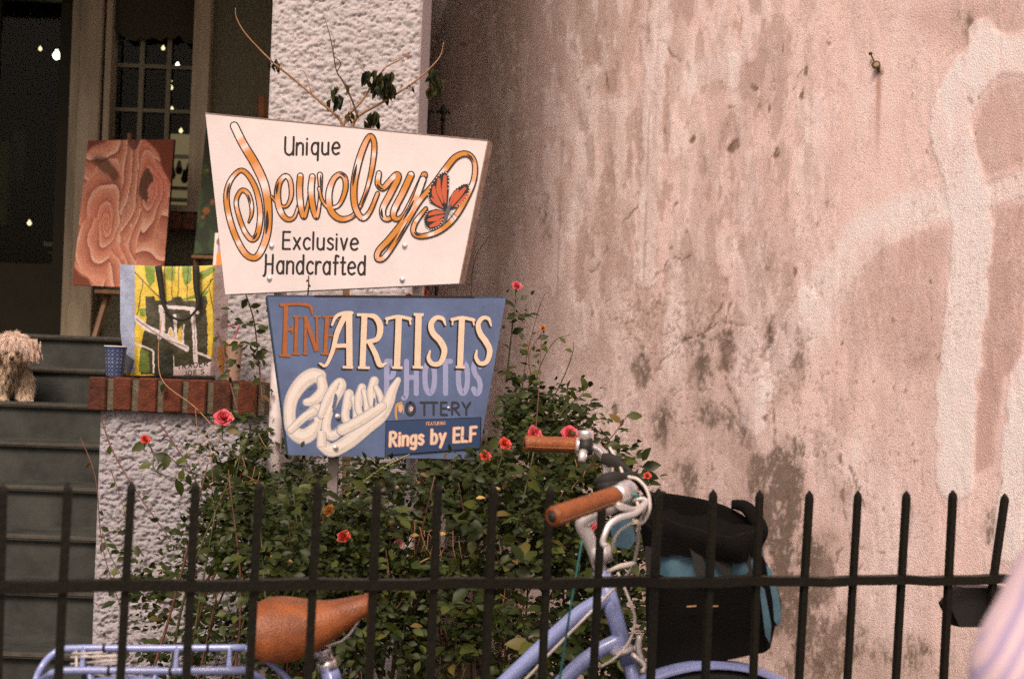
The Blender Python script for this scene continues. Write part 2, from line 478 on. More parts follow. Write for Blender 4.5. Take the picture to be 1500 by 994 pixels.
    c = mixc(c, pale * .93, sstep(.535, .55, tn) * (1 - sstep(.60, .75, tn) * .6) * .62 * (.35 + .65 * up))
    c = mixc(c, (.40, .28, .23), sstep(.545, .57, tn2) * .50 * up)
    c = mixc(c, (.44, .33, .27), sstep(.57, .60, fbm(px / 13, py / 40, 631, 5, .6)) * .30 * sstep(800, 900, px) * (1 - sstep(1180, 1320, px)))
    lift += sstep(.535, .55, tn) * .5 - sstep(.555, .57, tn2) * .5 * up
    # the duller unpainted pieces between the brush marks
    dull = [([(1262, 360), (1300, 350), (1385, 335), (1380, 430), (1368, 540), (1320, 550), (1255, 475)], .62),
            ([(1455, 130), (1500, 120), (1500, 250), (1440, 270), (1432, 180)], .65),
            ([(1458, 310), (1500, 300), (1500, 520), (1468, 560), (1452, 680), (1428, 690), (1436, 560), (1448, 440)], .85),
            ([(1330, 20), (1400, 0), (1500, 0), (1500, 60), (1420, 30), (1420, 90)], .5)]
    for pts, k in dull:
        cx_ = sum(p[0] for p in pts) / len(pts); cy_ = sum(p[1] for p in pts) / len(pts)
        qx, qy = wx * .5 + fx * .5, wy * .5 + fy * .5
        dd, _ = seg_dist(qx, qy, pts + [pts[0]]); m = np.where(in_poly(qx, qy, pts), dd, -dd)
        m = sstep(-3 - 16 * (px < 1400) - 6 * spk, 5 + 14 * (px < 1400), m + (wood - .5) * 10)
        c = mixc(c, (.52, .36, .32), m * k * (.55 + .6 * fbm(px / 30, py / 60, 211, 3)))
    # mould and peeled places
    sh = fbm(px / 9, py / 14, 123, 4); sh2 = fbm(px / 22, py / 34, 129, 4)
    spots = [(1065, 512, 16, 32, 1.1), (1028, 545, 17, 26, .95), (938, 540, 14, 34, .75), (1128, 500, 12, 36, .7), (1080, 640, 26, 50, .7), (1152, 700, 28, 52, 1.2),
             (1140, 760, 34, 80, 1.0), (1168, 690, 10, 40, .9), (1190, 830, 34, 60, .9), (1150, 880, 44, 80, .85), (1196, 955, 52, 60, .8), (1420, 42, 13, 26, .8),
             (1403, 25, 10, 20, .5), (1025, 480, 30, 60, .55), (880, 700, 60, 50, .35), (970, 620, 22, 60, .5), (1105, 690, 18, 40, .7), (1090, 800, 30, 60, .8),
             (800, 330, 10, 60, .5), (845, 470, 8, 22, .4), (1320, 960, 60, 40, .55), (1245, 930, 40, 60, .5), (1235, 720, 24, 34, .4), (1450, 770, 26, 40, .35),
             (1040, 600, 26, 40, .5), (1000, 700, 30, 50, .5), (1000, 400, 26, 50, .4), (1345, 525, 26, 18, .4), (1170, 520, 14, 40, .5), (1330, 745, 18, 50, .3)]
    mo = np.zeros(px.shape)
    for (a, b, rx, ry, k) in spots:
        g = np.exp(-(((fx - a) / rx) ** 2 + ((fy - b) / ry) ** 2))
        mo = np.maximum(mo, g * k)
    sv = fbm(px / 4.5 + wx * .02, py / 13, 133, 5, .62); sv2 = fbm(px / 2.6, py / 5, 137, 3)
    mm = sstep(.34, .60, (mo ** .6) * (.10 + 1.0 * sh2 + .75 * (sv - .3) + .5 * (sv2 - .5)))
    c = mixc(c, mould * (1 + (sh[..., None] - .5) * .9), mm * .82)
    c = mixc(c, tan, sstep(.1, .5, mo) * (1 - mm) * .35)
    # scatter of small chips
    chips = sstep(.775, .81, fbm(px / 7, py / 13, 301, 3)) * sstep(.5, .62, fbm(px / 70, py / 80, 305, 3))
    c = mixc(c, (.22, .15, .10), chips * .7)
    for (a, b, rx, ry) in ((1075, 214, 4, 9), (1105, 128, 4, 7), (1126, 158, 2.5, 6), (1139, 222, 3, 8), (1178, 103, 3, 9), (1173, 140, 3, 6), (1145, 70, 2, 8), (803, 316, 2, 8), (1122, 396, 3.5, 6), (1161, 397, 2.5, 8),
                           (1072, 215, 3, 8), (1420, 148, 3, 6), (1433, 146, 2, 3), (1364, 414, 2, 3), (1237, 504, 2, 3), (867, 372, 2, 6), (868, 396, 2, 5), (1015, 204, 4, 7), (898, 600, 4, 9), (1230, 672, 4, 7), (1120, 608, 4, 5)):
        g = ((fx - a) / rx) ** 2 + ((fy - b) / ry) ** 2
        c = mixc(c, (.17, .105, .06), (1 - sstep(.6, 1.5, g)) * .85)
        lift -= (1 - sstep(.6, 1.5, g)) * .8
    # cracks
    for pts in ([(935, 300), (908, 330), (890, 365), (868, 400)], [(1110, 480), (1060, 470), (1000, 500)], [(1245, 680), (1252, 720), (1262, 742)], [(1060, 590), (1086, 625), (1098, 610)],
                [(965, 60), (1000, 90)], [(1070, 430), (1058, 500), (1066, 560), (1090, 640)], [(1125, 480), (1130, 560), (1134, 660)], [(1230, 720), (1250, 800), (1296, 810)], [(950, 410), (985, 380), (1010, 372)],
                [(1060, 430), (1040, 480), (985, 510), (960, 540)], [(1176, 640), (1176, 700)], [(1230, 800), (1215, 860), (1235, 915)], [(890, 130), (884, 100)]):
        d, _ = seg_dist(fx, fy, pts)
        k = (1 - sstep(.5, 2.4, d)) * sstep(.35, .5, sh)
        c = mixc(c, (.12, .075, .05), k * .75); lift -= k * .7
    for pts, w, k in (([(968, -20), (966, 60), (957, 150), (955, 250), (950, 330), (944, 405)], 13, .75), ([(1432, 95), (1398, 150), (1392, 190), (1412, 250), (1426, 330), (1416, 450), (1402, 570), (1400, 690)], 27, .5),
                      ([(1440, 45), (1440, 75)], 18, .7), ([(1500, 82), (1460, 78), (1432, 100)], 27, .55), ([(1180, 440), (1160, 480), (1140, 530), (1122, 566)], 16, .7), ([(1330, 318), (1262, 350), (1222, 410), (1192, 465)], 26, .45),
                      ([(848, 200), (846, 300), (838, 340)], 9, .5), ([(1060, 95), (1000, 122)], 16, .5), ([(990, 400), (990, 470), (984, 540)], 13, .5), ([(1092, 500), (1098, 560), (1100, 610)], 18, .6), ([(1500, 545), (1492, 650), (1480, 780)], 20, .6), ([(1074, 85), (1075, 120)], 8, .6)):
        d, _ = seg_dist(fx, fy, pts); m = 1 - sstep(w - 1.5, w + 1.5, d + (wood - .5) * 6)
        c = mixc(c, pale, m * k * (.75 + .25 * spk))
    # craze lines and grime web in the lower middle, gritty wear everywhere
    reg = sstep(340, 470, py) * sstep(820, 900, px) * (1 - sstep(1180, 1320, px)) + .35 * sstep(560, 800, py)
    for sc_, sd_, th in ((26, 811, .010), (15, 823, .014), (44, 829, .007)):
        r_ = np.abs(fbm(px / sc_ + (fx - px) * .02, py / (sc_ * 1.5) + (fy - py) * .02, sd_, 4, .6) - .5)
        k_ = (1 - sstep(th * .5, th * 1.6, r_)) * sstep(.50, .60, fbm(px / 50, py / 60, sd_ + 5, 3)) * np.clip(reg, 0, 1)
        c = mixc(c, (.20, .14, .10), k_ * .55); lift -= k_ * .9
    gr = fbm(px / 3.1, py / 4.6, 901, 3); gm = fbm(px / 45, py / 80, 905, 4)
    c = mixc(c, (.36, .28, .25), sstep(.60, .74, gr) * sstep(.42, .62, gm) * .42)
    c = mixc(c, (.92, .82, .80), sstep(.62, .74, fbm(px / 3.5, py / 6, 911, 3)) * sstep(.45, .6, fbm(px / 60, py / 60, 915, 3)) * .35)
    c = mixc(c, (.44, .32, .29), sstep(.52, .66, fbm(px / 28 + (wood - .5), py / 170, 921, 5, .6)) * .32 * (1 - .6 * sstep(1200, 1350, px)))
    # straight score line where two render coats meet
    for a, y0, y1 in ((824, -50, 520), (951, 40, 420), (688, 0, 500)):
        d = np.abs(px - (a - (py - 200) * .035)); c = mixc(c, (.26, .17, .12), (1 - sstep(.6, 2, d)) * .45 * sstep(.4, .55, fbm(py / 30, py * 0 + a, 7, 3)) * (py < y1) * (py > y0))
    # rust under the nail
    d = np.abs(px - 1288 + (py - 100) * .03); k = (1 - sstep(.5, 6, d)) * sstep(98, 110, py) * (1 - sstep(110, 270, py)) * .6
    c = mixc(c, (.30, .12, .04), k)
    d2 = np.hypot(px - 1289, py - 106); c = mixc(c, (.16, .10, .05), (1 - sstep(2, 9, d2)) * .8)
    # damp foot of the wall
    c = mixc(c, (.25, .19, .13), sstep(860, 1100, py + (big - .5) * 260) * .45)
    c = np.clip(c, .02, .85)
    nrm = np.array([-WD[1], WD[0]]); nrm = nrm if nrm[1] < 0 else -nrm
    disp = .0022 * np.clip(lift, -1.5, 1.4) + .006 * (fbm(SS * 2.2, ZZ * 2.2, 401, 3) - .5) + .0016 * (fbm(SS * 16, ZZ * 16, 402, 3) - .5) - .0010 * mm
    P[..., 0] += nrm[0] * disp; P[..., 1] += nrm[1] * disp
    return P, c, SS.shape, nrm
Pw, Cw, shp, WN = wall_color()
side_wall = empty("side_wall", (WA[0], WA[1], 0), "tall stained pink plaster wall filling the right side behind the railing", "wall")
fw = grid_faces(shp[0], shp[1])[:, ::-1]
M_plaster = mat_attr("stained_plaster", rough=.93, bump=.8, bscale=190, grain=.16, gscale=480, spec=.2)
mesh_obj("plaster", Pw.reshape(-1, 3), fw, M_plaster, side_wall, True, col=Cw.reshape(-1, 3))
bk = MB()
a_ = Vector((*(WA - WD * 1.4), 0)); b_ = Vector((*(WA + WD * 11), 0)); off = Vector((-WN[0], -WN[1], 0))
bk.prism([a_ + off * .02, b_ + off * .02, b_ + off * .4, a_ + off * .4], (0, 0, 6.0)); bk.build("wall_core", mat("wall_core", (.45, .33, .28), .9, noise=.2, scale=4), side_wall)
# bent nail with a washer
def on_wall(px, py, lift=0.0):
    k = (px - 750) / F; c0 = W(px, py, 1.0) - Vector((0, 0, EYE))
    n = Vector((WN[0], WN[1], 0)); A = Vector((WA[0], WA[1], 0)) - Vector((0, 0, EYE))
    t = (A.dot(n)) / (c0.dot(n))
    return Vector((0, 0, EYE)) + c0 * t + n * lift
nail = empty("bent_nail", on_wall(1289, 104), "rusty bent nail with a round washer stuck high in the pink wall", "nail")
m_rust = mat("rusty_steel", (.12, .06, .03), .7, metal=.3, noise=.5, scale=200)
t = MB(); t.tube([on_wall(1289, 106, 0), on_wall(1287, 96, .012), on_wall(1281, 80, .016)], .0026, 8, smooth=4)
t.tube([on_wall(1281, 81, .016), on_wall(1280.6, 78.5, .0165)], .006, 10); t.build("shank", m_rust, nail, True)
t = MB(); pw = on_wall(1288, 96, .014); t.lathe(pw, [(.005, -.001), (.0135, -.001), (.0135, .002), (.005, .002)], 20, (-.35, -.8, .25)); t.build("washer", mat("dull_brass", (.13, .095, .05), .5, metal=.6), nail, True)

# ------------------------------------------------------------------ the house
YF = 6.7                                  # facade
CEIL = EYE + 2.35
col_x0, col_x1 = PX(396, 90, 4.95), PX(616, 90, 4.95)
house = empty("house", (-2.2, YF, 0), "white stucco house with a dark shaded porch and glazed front door", "house")
# wall pieces around the openings
xd0, xd1 = PX(-170, 250, YF), PX(109, 250, YF)          # door opening
xw0, xw1 = PX(154, 200, YF), PX(300, 200, YF)           # window opening
zt = EYE + .143                                         # upper slab level
z_sill = PZ(270, 322, YF)
XR = -.62
b = MB()
b.box(-4.5, xd0 - .08, YF, YF + .25, 0, 6)
b.box(xd0 - .08, xw1 + .02, YF, YF + .25, EYE + 2.05, 6)
b.box(xw0 - .02, xw1 + .02, YF + .02, YF + .25, 0, z_sill)
b.box(xw1 + .02, XR, YF, YF + .25, 0, 6)
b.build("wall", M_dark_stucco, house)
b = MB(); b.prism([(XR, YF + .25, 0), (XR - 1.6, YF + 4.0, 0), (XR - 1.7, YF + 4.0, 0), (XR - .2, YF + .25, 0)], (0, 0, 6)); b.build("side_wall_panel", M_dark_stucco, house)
b = MB(); b.box(-4.5, XR - .2, YF + .25, YF + 3.2, CEIL + .1, CEIL + .2); b.build("room_ceiling", M_dark_int, house)
b = MB(); b.box(-4.5, XR - .3, YF + 3.2, YF + 3.3, 0, CEIL + .1); b.build("room_wall", M_dark_int, house)
b = MB(); b.box(-4.6, -4.5, YF, YF + 3.2, 0, CEIL + .1); b.build("room_wall", M_dark_int, house)
b = MB(); b.box(-4.5, XR - .25, YF + .25, YF + 3.2, zt - .1, zt); b.build("room_floor", M_dark_int, house)
# porch roof carried by the column
b = MB(); b.box(-4.5, col_x1 + .02, 4.90, YF, CEIL, CEIL + .16); b.build("porch_ceiling", mat("porch_ceiling_board", (.12, .11, .08), .8, noise=.2, scale=6), house)
b = MB(); b.box(-4.5, col_x1 + .02, 4.86, 5.05, CEIL - .22, CEIL - .002); b.box(-4.5, col_x1 + .02, 4.86, 5.0, CEIL + .16, 6.2); b.build("porch_beam", M_white_stucco, house)
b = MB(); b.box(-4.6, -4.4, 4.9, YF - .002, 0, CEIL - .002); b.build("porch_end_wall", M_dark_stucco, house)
# door
door = MB(); door.box(xd0, xd1 - .03, YF + .06, YF + .10, zt, zt + .35)
for a, c in ((xd0, xd0 + .12), (xd1 - .11, xd1 - .03), ((xd0 + xd1) / 2 - .07, (xd0 + xd1) / 2 + .05)): door.box(a, c, YF + .061, YF + .101, zt + .35, EYE + 1.95)
do = door.build("door", mat("dark_green_door", (.020, .018, .007), .6, noise=.3, scale=8, spec=.25), house)
g = MB(); g.box(xd0 + .1, xd1 - .1, YF + .075, YF + .08, zt + .34, EYE + 1.95); g.build("pane", glass_mat("door_glass"), do)
hb = MB(); hx = (xd0 + xd1) / 2 - .01; hb.lathe((hx, YF + .02, EYE + .75), [(.012, 0), (.012, .03), (.028, .035), (.028, .05), (.01, .06)], 16, (0, -1, 0)); hb.build("handle", M_chrome, do, True)
# posts beside the door: panelled pilaster
b = MB()
b.box(xd1 - .03, xd1 + .022, YF - .02, YF + .2, zt, EYE + 2.05)
b.box(xd1 + .022, xw0 - .012, YF - .075, YF + .2, zt, EYE + 2.05, .006)
b.box(xd1 + .014, xw0 - .006, YF - .095, YF - .075, zt, zt + .16, .004)
b.build("pilaster", M_trim, house)
b = MB()
b.box(xd0 - .1, xd1 + .02, YF - .03, YF + .12, EYE + 1.75, EYE + 1.84); b.box(xd0 - .1, xd1 + .02, YF - .02, YF + .12, EYE + 1.96, EYE + 2.05); b.build("door_head", M_trim, house)
# window with muntins and scalloped head
wf = MB()
wl, wr = PX(163, 200, YF), PX(282, 200, YF)
ztop = EYE + 1.80
wf.box(xw0, wl, YF - .05, YF + .12, z_sill + .06, ztop)
wf.box(wr, xw1 + .02, YF - .06, YF + .12, z_sill + .06, ztop + .002)
wf.box(xw0, xw1 + .02, YF - .05, YF + .12, ztop + .002, ztop + .25)
wf.box(xw0 - .002, xw1 + .022, YF - .075, YF + .12, z_sill + .03, z_sill + .06)
win = wf.build("window", M_trim, house)
g = MB(); g.box(wl - .002, wr + .002, YF + .05, YF + .054, z_sill + .06, ztop); g.build("pane", glass_mat("window_glass"), win)
m_munt = mat("muntin_paint", (.16, .15, .10), .7)
for px in (203, 243):
    x = PX(px, 150, YF); b = MB(); b.box(x - .011, x + .011, YF + .03, YF + .048, z_sill + .06, ztop); b.build("muntin", m_munt, win)
for py in (95, 160, 226, 290):
    z = PZ(225, py, YF); b = MB(); b.box(wl, wr, YF + .034, YF + .046, z - .009, z + .009); b.build("muntin", m_munt, win)
# carved dark fringe hanging in the window head
b = MB(); pts = []
prof = [(160, -40), (160, 34), (172, 34), (176, 24), (186, 26), (190, 8), (200, 4), (206, -4), (214, 6), (224, 2), (234, 8), (244, 4), (252, 18), (262, 26), (268, 42), (286, 48), (286, -40)]
prof = [(160, -40), (160, 32), (168, 42), (176, 50), (186, 58), (197, 60), (205, 56), (214, 58), (224, 55), (235, 60), (244, 54), (252, 58), (262, 52), (270, 62), (280, 64), (287, 58), (287, -40)]
b.prism([W(p[0], p[1], YF - .01) for p in prof], (0, .02, 0)); b.build("scalloped_valance", mat("valance_iron", (.03, .025, .012), .8, bump=1, bscale=90), win)
# brick sill under the window
sx0 = PX(150, 320, YF - .1); sx1 = PX(306, 320, YF - .1); zs0 = PZ(270, 336, YF - .1); zs1 = PZ(270, 312, YF - .1)
sl = MB(); sl.box(sx0, sx1, YF - .10, YF + .02, zs0 + .004, zs1 - .006); sill = sl.build("window_sill", M_mortar, house)
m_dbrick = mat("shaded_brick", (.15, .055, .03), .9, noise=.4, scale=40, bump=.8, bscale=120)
nb = 8; wbr = (sx1 - sx0) / nb
for i in range(nb):
    q = MB(); q.box(sx0 + i * wbr + .005, sx0 + (i + 1) * wbr - .005, YF - .115, YF + .01, zs0, zs1, .004); q.build("brick", m_dbrick, sill)

# porch floor, steps
steps = empty("front_steps", (-1.8, 5.0, 0), "grey painted front steps rising to the dark porch beside the brick-capped wall", "steps")
sx_l, sx_r = -3.2, PX(145, 640, 4.3) + .004
for k in range(-2, 8):
    ze = EYE - .137 - k * .14; ye = 5.6 - k * .28
    yb = YF + .05 if k == -2 else ye + .30
    if k == -2: ye = 6.1
    if k == -1: ye = 5.86; yb = 6.12
    xr = sx_r if k >= 0 else (-.5 if k == -1 else -.62)
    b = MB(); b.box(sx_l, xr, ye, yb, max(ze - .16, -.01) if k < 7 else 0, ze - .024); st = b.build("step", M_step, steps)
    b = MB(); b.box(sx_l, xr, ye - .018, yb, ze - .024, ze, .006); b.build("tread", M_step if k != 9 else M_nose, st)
    b = MB(); b.box(sx_l, xr - .002, ye - .021, ye - .0185, ze - .012, ze - .004); b.build("worn_edge", M_nose, st)

# ------------------------------------------------------------------ column and its base
colm = empty("porch_column", ((col_x0 + col_x1) / 2, 5.2, 0), "thick white roughcast column behind the bare twigs and signs", "column")
V, Fc, d = stucco_grid(col_x0, col_x1, EYE + .2, EYE + 1.5, 4.95, .0040, .0095, 11, 30)
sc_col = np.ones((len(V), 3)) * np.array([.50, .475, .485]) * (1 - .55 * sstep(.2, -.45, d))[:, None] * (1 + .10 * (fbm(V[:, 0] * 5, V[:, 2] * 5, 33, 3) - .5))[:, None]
M_stc = mat_attr("roughcast", rough=.95, bump=.5, bscale=300, grain=.10, gscale=250)
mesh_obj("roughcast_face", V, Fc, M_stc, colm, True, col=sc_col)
b = MB(); b.box(col_x0 + .002, col_x1 - .002, 4.957, 5.45, 0, CEIL - .224); b.build("shaft", M_white_stucco, colm)
pb0 = PX(318, 480, 4.85)
V, Fc, d = stucco_grid(pb0, col_x1 + .01, .45, PZ(470, 424, 4.85), 4.85, .0048, .0075, 21, 30)
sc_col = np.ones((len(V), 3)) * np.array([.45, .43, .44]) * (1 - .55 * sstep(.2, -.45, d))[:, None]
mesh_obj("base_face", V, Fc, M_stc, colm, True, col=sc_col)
b = MB(); b.box(pb0 + .002, col_x1 + .008, 4.857, 5.5, 0, PZ(470, 424, 4.85) - .002); b.build("base", M_white_stucco, colm)

# ------------------------------------------------------------------ cheek wall with rowlock brick cap
YP = 4.3
px0, px1 = PX(146, 640, YP), PX(392, 640, YP)
zc0, zc1 = PZ(260, 604, YP), PZ(260, 555, YP)
cheek = empty("stair_wall", ((px0 + px1) / 2, YP, 0), "low white roughcast wall beside the steps topped with a course of red bricks", "wall")
V, Fc, d = stucco_grid(px0, px1, .25, zc0 + .004, YP, .0032, .0105, 5, 34)
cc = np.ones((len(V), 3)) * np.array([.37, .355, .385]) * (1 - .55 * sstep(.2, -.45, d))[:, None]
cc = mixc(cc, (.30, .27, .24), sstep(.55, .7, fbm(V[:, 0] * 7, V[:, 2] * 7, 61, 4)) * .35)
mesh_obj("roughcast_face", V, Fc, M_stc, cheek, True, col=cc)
b = MB(); b.box(px0 + .003, px1 - .002, YP + .006, 5.84, 0, zc0); b.build("core", M_white_stucco, cheek)
cx0, cx1 = PX(134, 580, YP), PX(392, 580, YP)
b = MB(); b.box(cx0 + .006, cx1 - .004, YP - .028, 5.8, zc0 + .001, zc1 - .006); b.build("mortar", M_mortar, cheek)
pitch = 36.4 / F * YP; bw = 27.5 / F * YP
M_brk2 = mat("red_brick_dark", (.085, .024, .010), .9, noise=.5, scale=45, bump=1.0, bscale=150)
x = cx0; i = 0
while x < cx1 - .02:
    for r in range(7):
        y0 = YP - .04 + r * .212
        if r > 4 : continue
        j = random.uniform(-.0025, .0025)
        b = MB(); b.box(x, min(x + bw + random.uniform(-.003, .003), cx1), y0 + random.uniform(-.004, .003), y0 + .2, zc0 - .002 + j, zc1 + random.uniform(-.003, .002), .0045)
        o = b.build("brick", M_brick if (i * 3 + r) % 5 else M_brk2, cheek)
    x += pitch; i += 1

# ------------------------------------------------------------------ things in and before the doorway
def flat_pts(pts, Y): return [W(p[0], p[1], Y) for p in pts]
m_bulb = mat("large_bright_spot", (1.0, .90, .74), emit=7)
m_bulb2 = mat("small_bright_spot", (1.0, .74, .45), emit=2.5)
bulbs = [(83, 82, 7.3, .021, "large bright spot behind the door glass"), (59, 72, 7.5, .010, "small dim spot left of the large one behind the door"),
         (95, 52, 7.6, .009, "tiny bright spot above the large one behind the door"), (43, 327, 7.4, .012, "small spot lamp low behind the door glass"),
         (239, 71, 7.3, .010, "small bright spot high behind the window, under the valance"), (260, 97, 7.3, .013, "round bright spot at the upper right behind the window"),
         (250, 119, 7.4, .008, "upper of the small slanting bright spots behind the window"), (251, 129, 7.4, .010, "widest of the small slanting bright spots behind the window"),
         (252, 160, 7.4, .009, "lowest of the row of small bright spots behind the window"), (265, 192, 7.3, .010, "bright spot just above the warm glow behind the window")]
for px, py, Y, r, lb in bulbs:  # glowing bulbs for bright spots behind the glass, some standing in for reflections
    c = W(px, py, Y); e = empty("bright_spot", c, lb, "lamp", "bright spots behind the house glass")
    b = MB(); b.lathe(c - Vector((0, 0, r)), [(.001, 0), (r * .7, r * .35), (r, r), (r * .75, r * 1.6), (r * .35, r * 2.2), (r * .3, r * 2.5)], 12); b.build("bulb", m_bulb if r > .012 else m_bulb2, e, True)
    b = MB(); b.tube([c + Vector((0, 0, r * 1.4)), Vector((c.x, c.y, min(CEIL + .1, c.z + .5)))], .002, 5); b.build("flex", M_black, e)
e = empty("display_cabinet", W(270, 330, 7.5), "dim cabinet with a glowing warm back seen through the lower right window panes", "cabinet")
b = MB(); p0 = W(250, 196, 7.55); p1 = W(286, 320, 7.55); b.box(p0.x, p1.x, 7.55, 7.6, p1.z, p0.z); b.build("back_panel", mat("glowing_warm_panel", (.62, .42, .24), .8, noise=.5, scale=30, emit=.35), e)  # panel glows on its own, standing in for the bright interior
for px, py in ((252, 262), (262, 255), (270, 268), (276, 258)):
    c = W(px, py, 7.5); b = MB(); b.lathe(c, [(.012, 0), (.02, .02), (.012, .05), (.008, .07)], 10); b.build("ornament", M_wood, e, True)
b = MB(); p = W(240, 274, 7.5); q = W(290, 278, 7.5); b.box(p.x, q.x, 7.45, 7.55, q.z, p.z); b.box(p.x, q.x, 7.45, 7.56, zt, zt + .05); b.box(p.x, p.x + .02, 7.46, 7.55, zt + .05, q.z); b.box(q.x - .02, q.x, 7.46, 7.55, zt + .05, q.z); b.build("frame", M_wood, e)
# pale sign boards low behind the door glass
for (x0, y0, x1, y1, lb) in ((63, 354, 100, 362, "upper pale strip sign low behind the door glass"), (69, 368, 101, 372, "thinner pale strip sign under the first behind the door glass")):
    a = W(x0, y0, 7.2); c = W(x1, y1, 7.2); b = MB(); b.box(a.x, c.x, 7.2, 7.22, c.z, a.z, .002); tag(b.build("strip_sign", mat("pale_card", (.5, .42, .32), .8)), lb, "sign", "strip signs behind the door")
a = W(-40, 205, 7.6); c = W(9, 330, 7.6); b = MB(); b.box(a.x, c.x, 7.6, 7.66, c.z, a.z, .004); tag(b.build("hanging_cloth", mat("faded_olive_cloth", (.17, .17, .09), .9, bump=.5, bscale=60)), "faded olive cloth hanging at the left edge behind the door glass", "cloth")
a = W(18, 190, 7.7); c = W(34, 265, 7.7); b = MB(); b.box(a.x, c.x, 7.7, 7.75, c.z, a.z, .004); tag(b.build("hanging_cloth", mat("blue_grey_cloth", (.10, .13, .14), .9, bump=.5, bscale=60)), "narrow blue grey cloth hanging behind the door glass", "cloth")
# posters pasted on the door head
a = W(0, 6, 6.6); c = W(92, 18, 6.6)

# ------------------------------------------------------------------ framed canvas on an easel
def fold_painting(px, py):
    u = (px - 180) / 75.; v = (py - 310) / 105.
    wv = (fbm(u * 1.3 + 3, v * 1.3, 501, 3) - .5); wu = (fbm(u * 1.2, v * 1.2 + 8, 503, 3) - .5)
    x = u + wu * .55; y = v + wv * .45
    def spiral(cx_, cy_, sx_, sy_, hand, k, ph):
        X_ = (x - cx_) * sx_; Y_ = (y - cy_) * sy_; r_ = np.hypot(X_, Y_) + .05
        return hand * np.arctan2(Y_, X_) / (2 * math.pi) + np.log(r_) * k + ph, r_
    s1, r1 = spiral(-.34, .12, 1.15, .62, 1, 1.25, .2); s2, r2 = spiral(.50, -.30, 1.5, .8, -1, 1.35, .6); s3 = (x * 3.4 + .55 * np.sin(y * 2.6 + 1) + .2 * np.sin(y * 6)) ; s4 = x * 1.1 + y * 1.9 + .5 * np.sin(x * 4)
    wA = np.exp(-(r1 / .42) ** 2); wB = np.exp(-(r2 / .40) ** 2); wC = np.exp(-((x - .06) / .22) ** 2) * .8; wD = .12
    best = np.argmax(np.stack([wA, wB, wC, wD + 0 * x]), 0)
    f = np.choose(best, [s1, s2, s3, s4]) * 1.6
    t1 = (f + wv * .3) % 1.0; t2 = (f * 3 + fbm(u * 4, v * 3, 505, 3) * 1.5) % 1.0
    edge = sstep(0, .10, t1)
    lum = .12 + .88 * (t1 ** .6) * edge
    c = np.stack([.22 + .60 * lum, .055 + .35 * lum ** 1.3, .035 + .23 * lum ** 1.4], -1)
    c = c * (.86 + .2 * t2)[..., None]
    c = mixc(c, (.90, .66, .52), sstep(.72, .98, t1) * .55)
    c = mixc(c, (.72, .22, .14), sstep(.5, .72, fbm(u * 2, v * 2, 509, 3)) * .40)
    c = mixc(c, (.88, .74, .60), np.exp(-((x - .04) / .09) ** 2 - ((v - .25) / .35) ** 2) * sstep(.45, .55, fbm(u * 11, v * 11, 507, 3)) * .8)
    frill = np.abs(((np.arctan2(v + .45, u - .62) * 5 + fbm(u * 6, v * 6, 515, 2) * 1.2) % 1) - .5)
    c = mixc(c, (.74, .20, .15), sstep(.34, .1, np.hypot((u - .68) * 1.2, (v + .38) * .7)) * sstep(.1, .3, frill) * .8)
    c = mixc(c, (.075, .035, .015), sstep(1.0, .8, np.hypot((x - .42 + .3 * (v + .4)) / .11, (v + .34) / .26) + (fbm(u * 8, v * 6, 531, 3) - .5) * 1.4) * .9)
    c = mixc(c, (.075, .035, .015), sstep(1.0, .5, np.hypot((x + .45) / .34, (v + .66 - .45 * (u + .4)) / .15) + (fbm(u * 6, v * 6, 533, 3) - .5) * 1.2) * .8)
    c = mixc(c, (.10, .03, .015), sstep(1.0, .8, np.hypot((x - .12) / .16, (v + 1.0) / .16)) * .85)
    r = np.hypot(u * 1.02 + wu * .4, v * .86 + wv * .4)
    c = mixc(c, (.20, .045, .02), sstep(1.02, 1.08, r + .06 * np.sin(np.arctan2(v, u) * 9)))
    return np.clip(c, .01, .9)
YE = 6.25
easel = empty("easel", W(180, 500, YE + .15), "wooden easel standing before the house wall and carrying the flesh pink canvas", "easel")
def stick(pts, r, m, par, name, n=6): b = MB(); b.tube(pts, r, n); return b.build(name, m, par)
stick([W(158, 430, YE + .02), W(137, 500, YE - .04)], .016, M_wood, easel, "leg"); stick([W(222, 430, YE + .02), W(236, 500, YE - .04)], .016, M_wood, easel, "leg")
stick([W(186, 425, YE + .1), W(190, 500, YE + .3)], .016, M_wood, easel, "leg")
p = W(140, 424, YE - .03); q = W(236, 434, YE - .03); b = MB(); b.box(p.x, q.x, YE - .05, YE + .03, q.z, p.z, .003); b.build("ledge", M_wood, easel)
stick([W(182, 434, YE + .05), W(190, 196, YE + .17)], .014, M_wood, easel, "mast")
# canvas grid
c00, c10, c01, c11 = W(106, 417, YE), W(238, 423, YE), W(129, 206, YE + .09), W(255, 204, YE + .09)
nu, nv = 150, 230
U_, V_ = np.meshgrid(np.linspace(0, 1, nu), np.linspace(0, 1, nv))
def bil(a, b_, c, d, U, Vv):
    a, b_, c, d = [np.array(q) for q in (a, b_, c, d)]
    U = U[..., None]; Vv = Vv[..., None]
    return a * (1 - U) * (1 - Vv) + b_ * U * (1 - Vv) + c * (1 - U) * Vv + d * U * Vv
G = bil(c00, c10, c01, c11, U_, V_)
gx, gy = proj(G); colp = fold_painting(gx.reshape(U_.shape), gy.reshape(U_.shape))
canv = empty("painting", c00, "canvas painted with swirling flesh pink folds on the easel by the door", "painting")
mesh_obj("painted_face", G.reshape(-1, 3), grid_faces(nv, nu), mat_attr("canvas_paint", rough=.6, bump=.25, bscale=500, grain=.1, gscale=600), canv, True, col=colp.reshape(-1, 3))
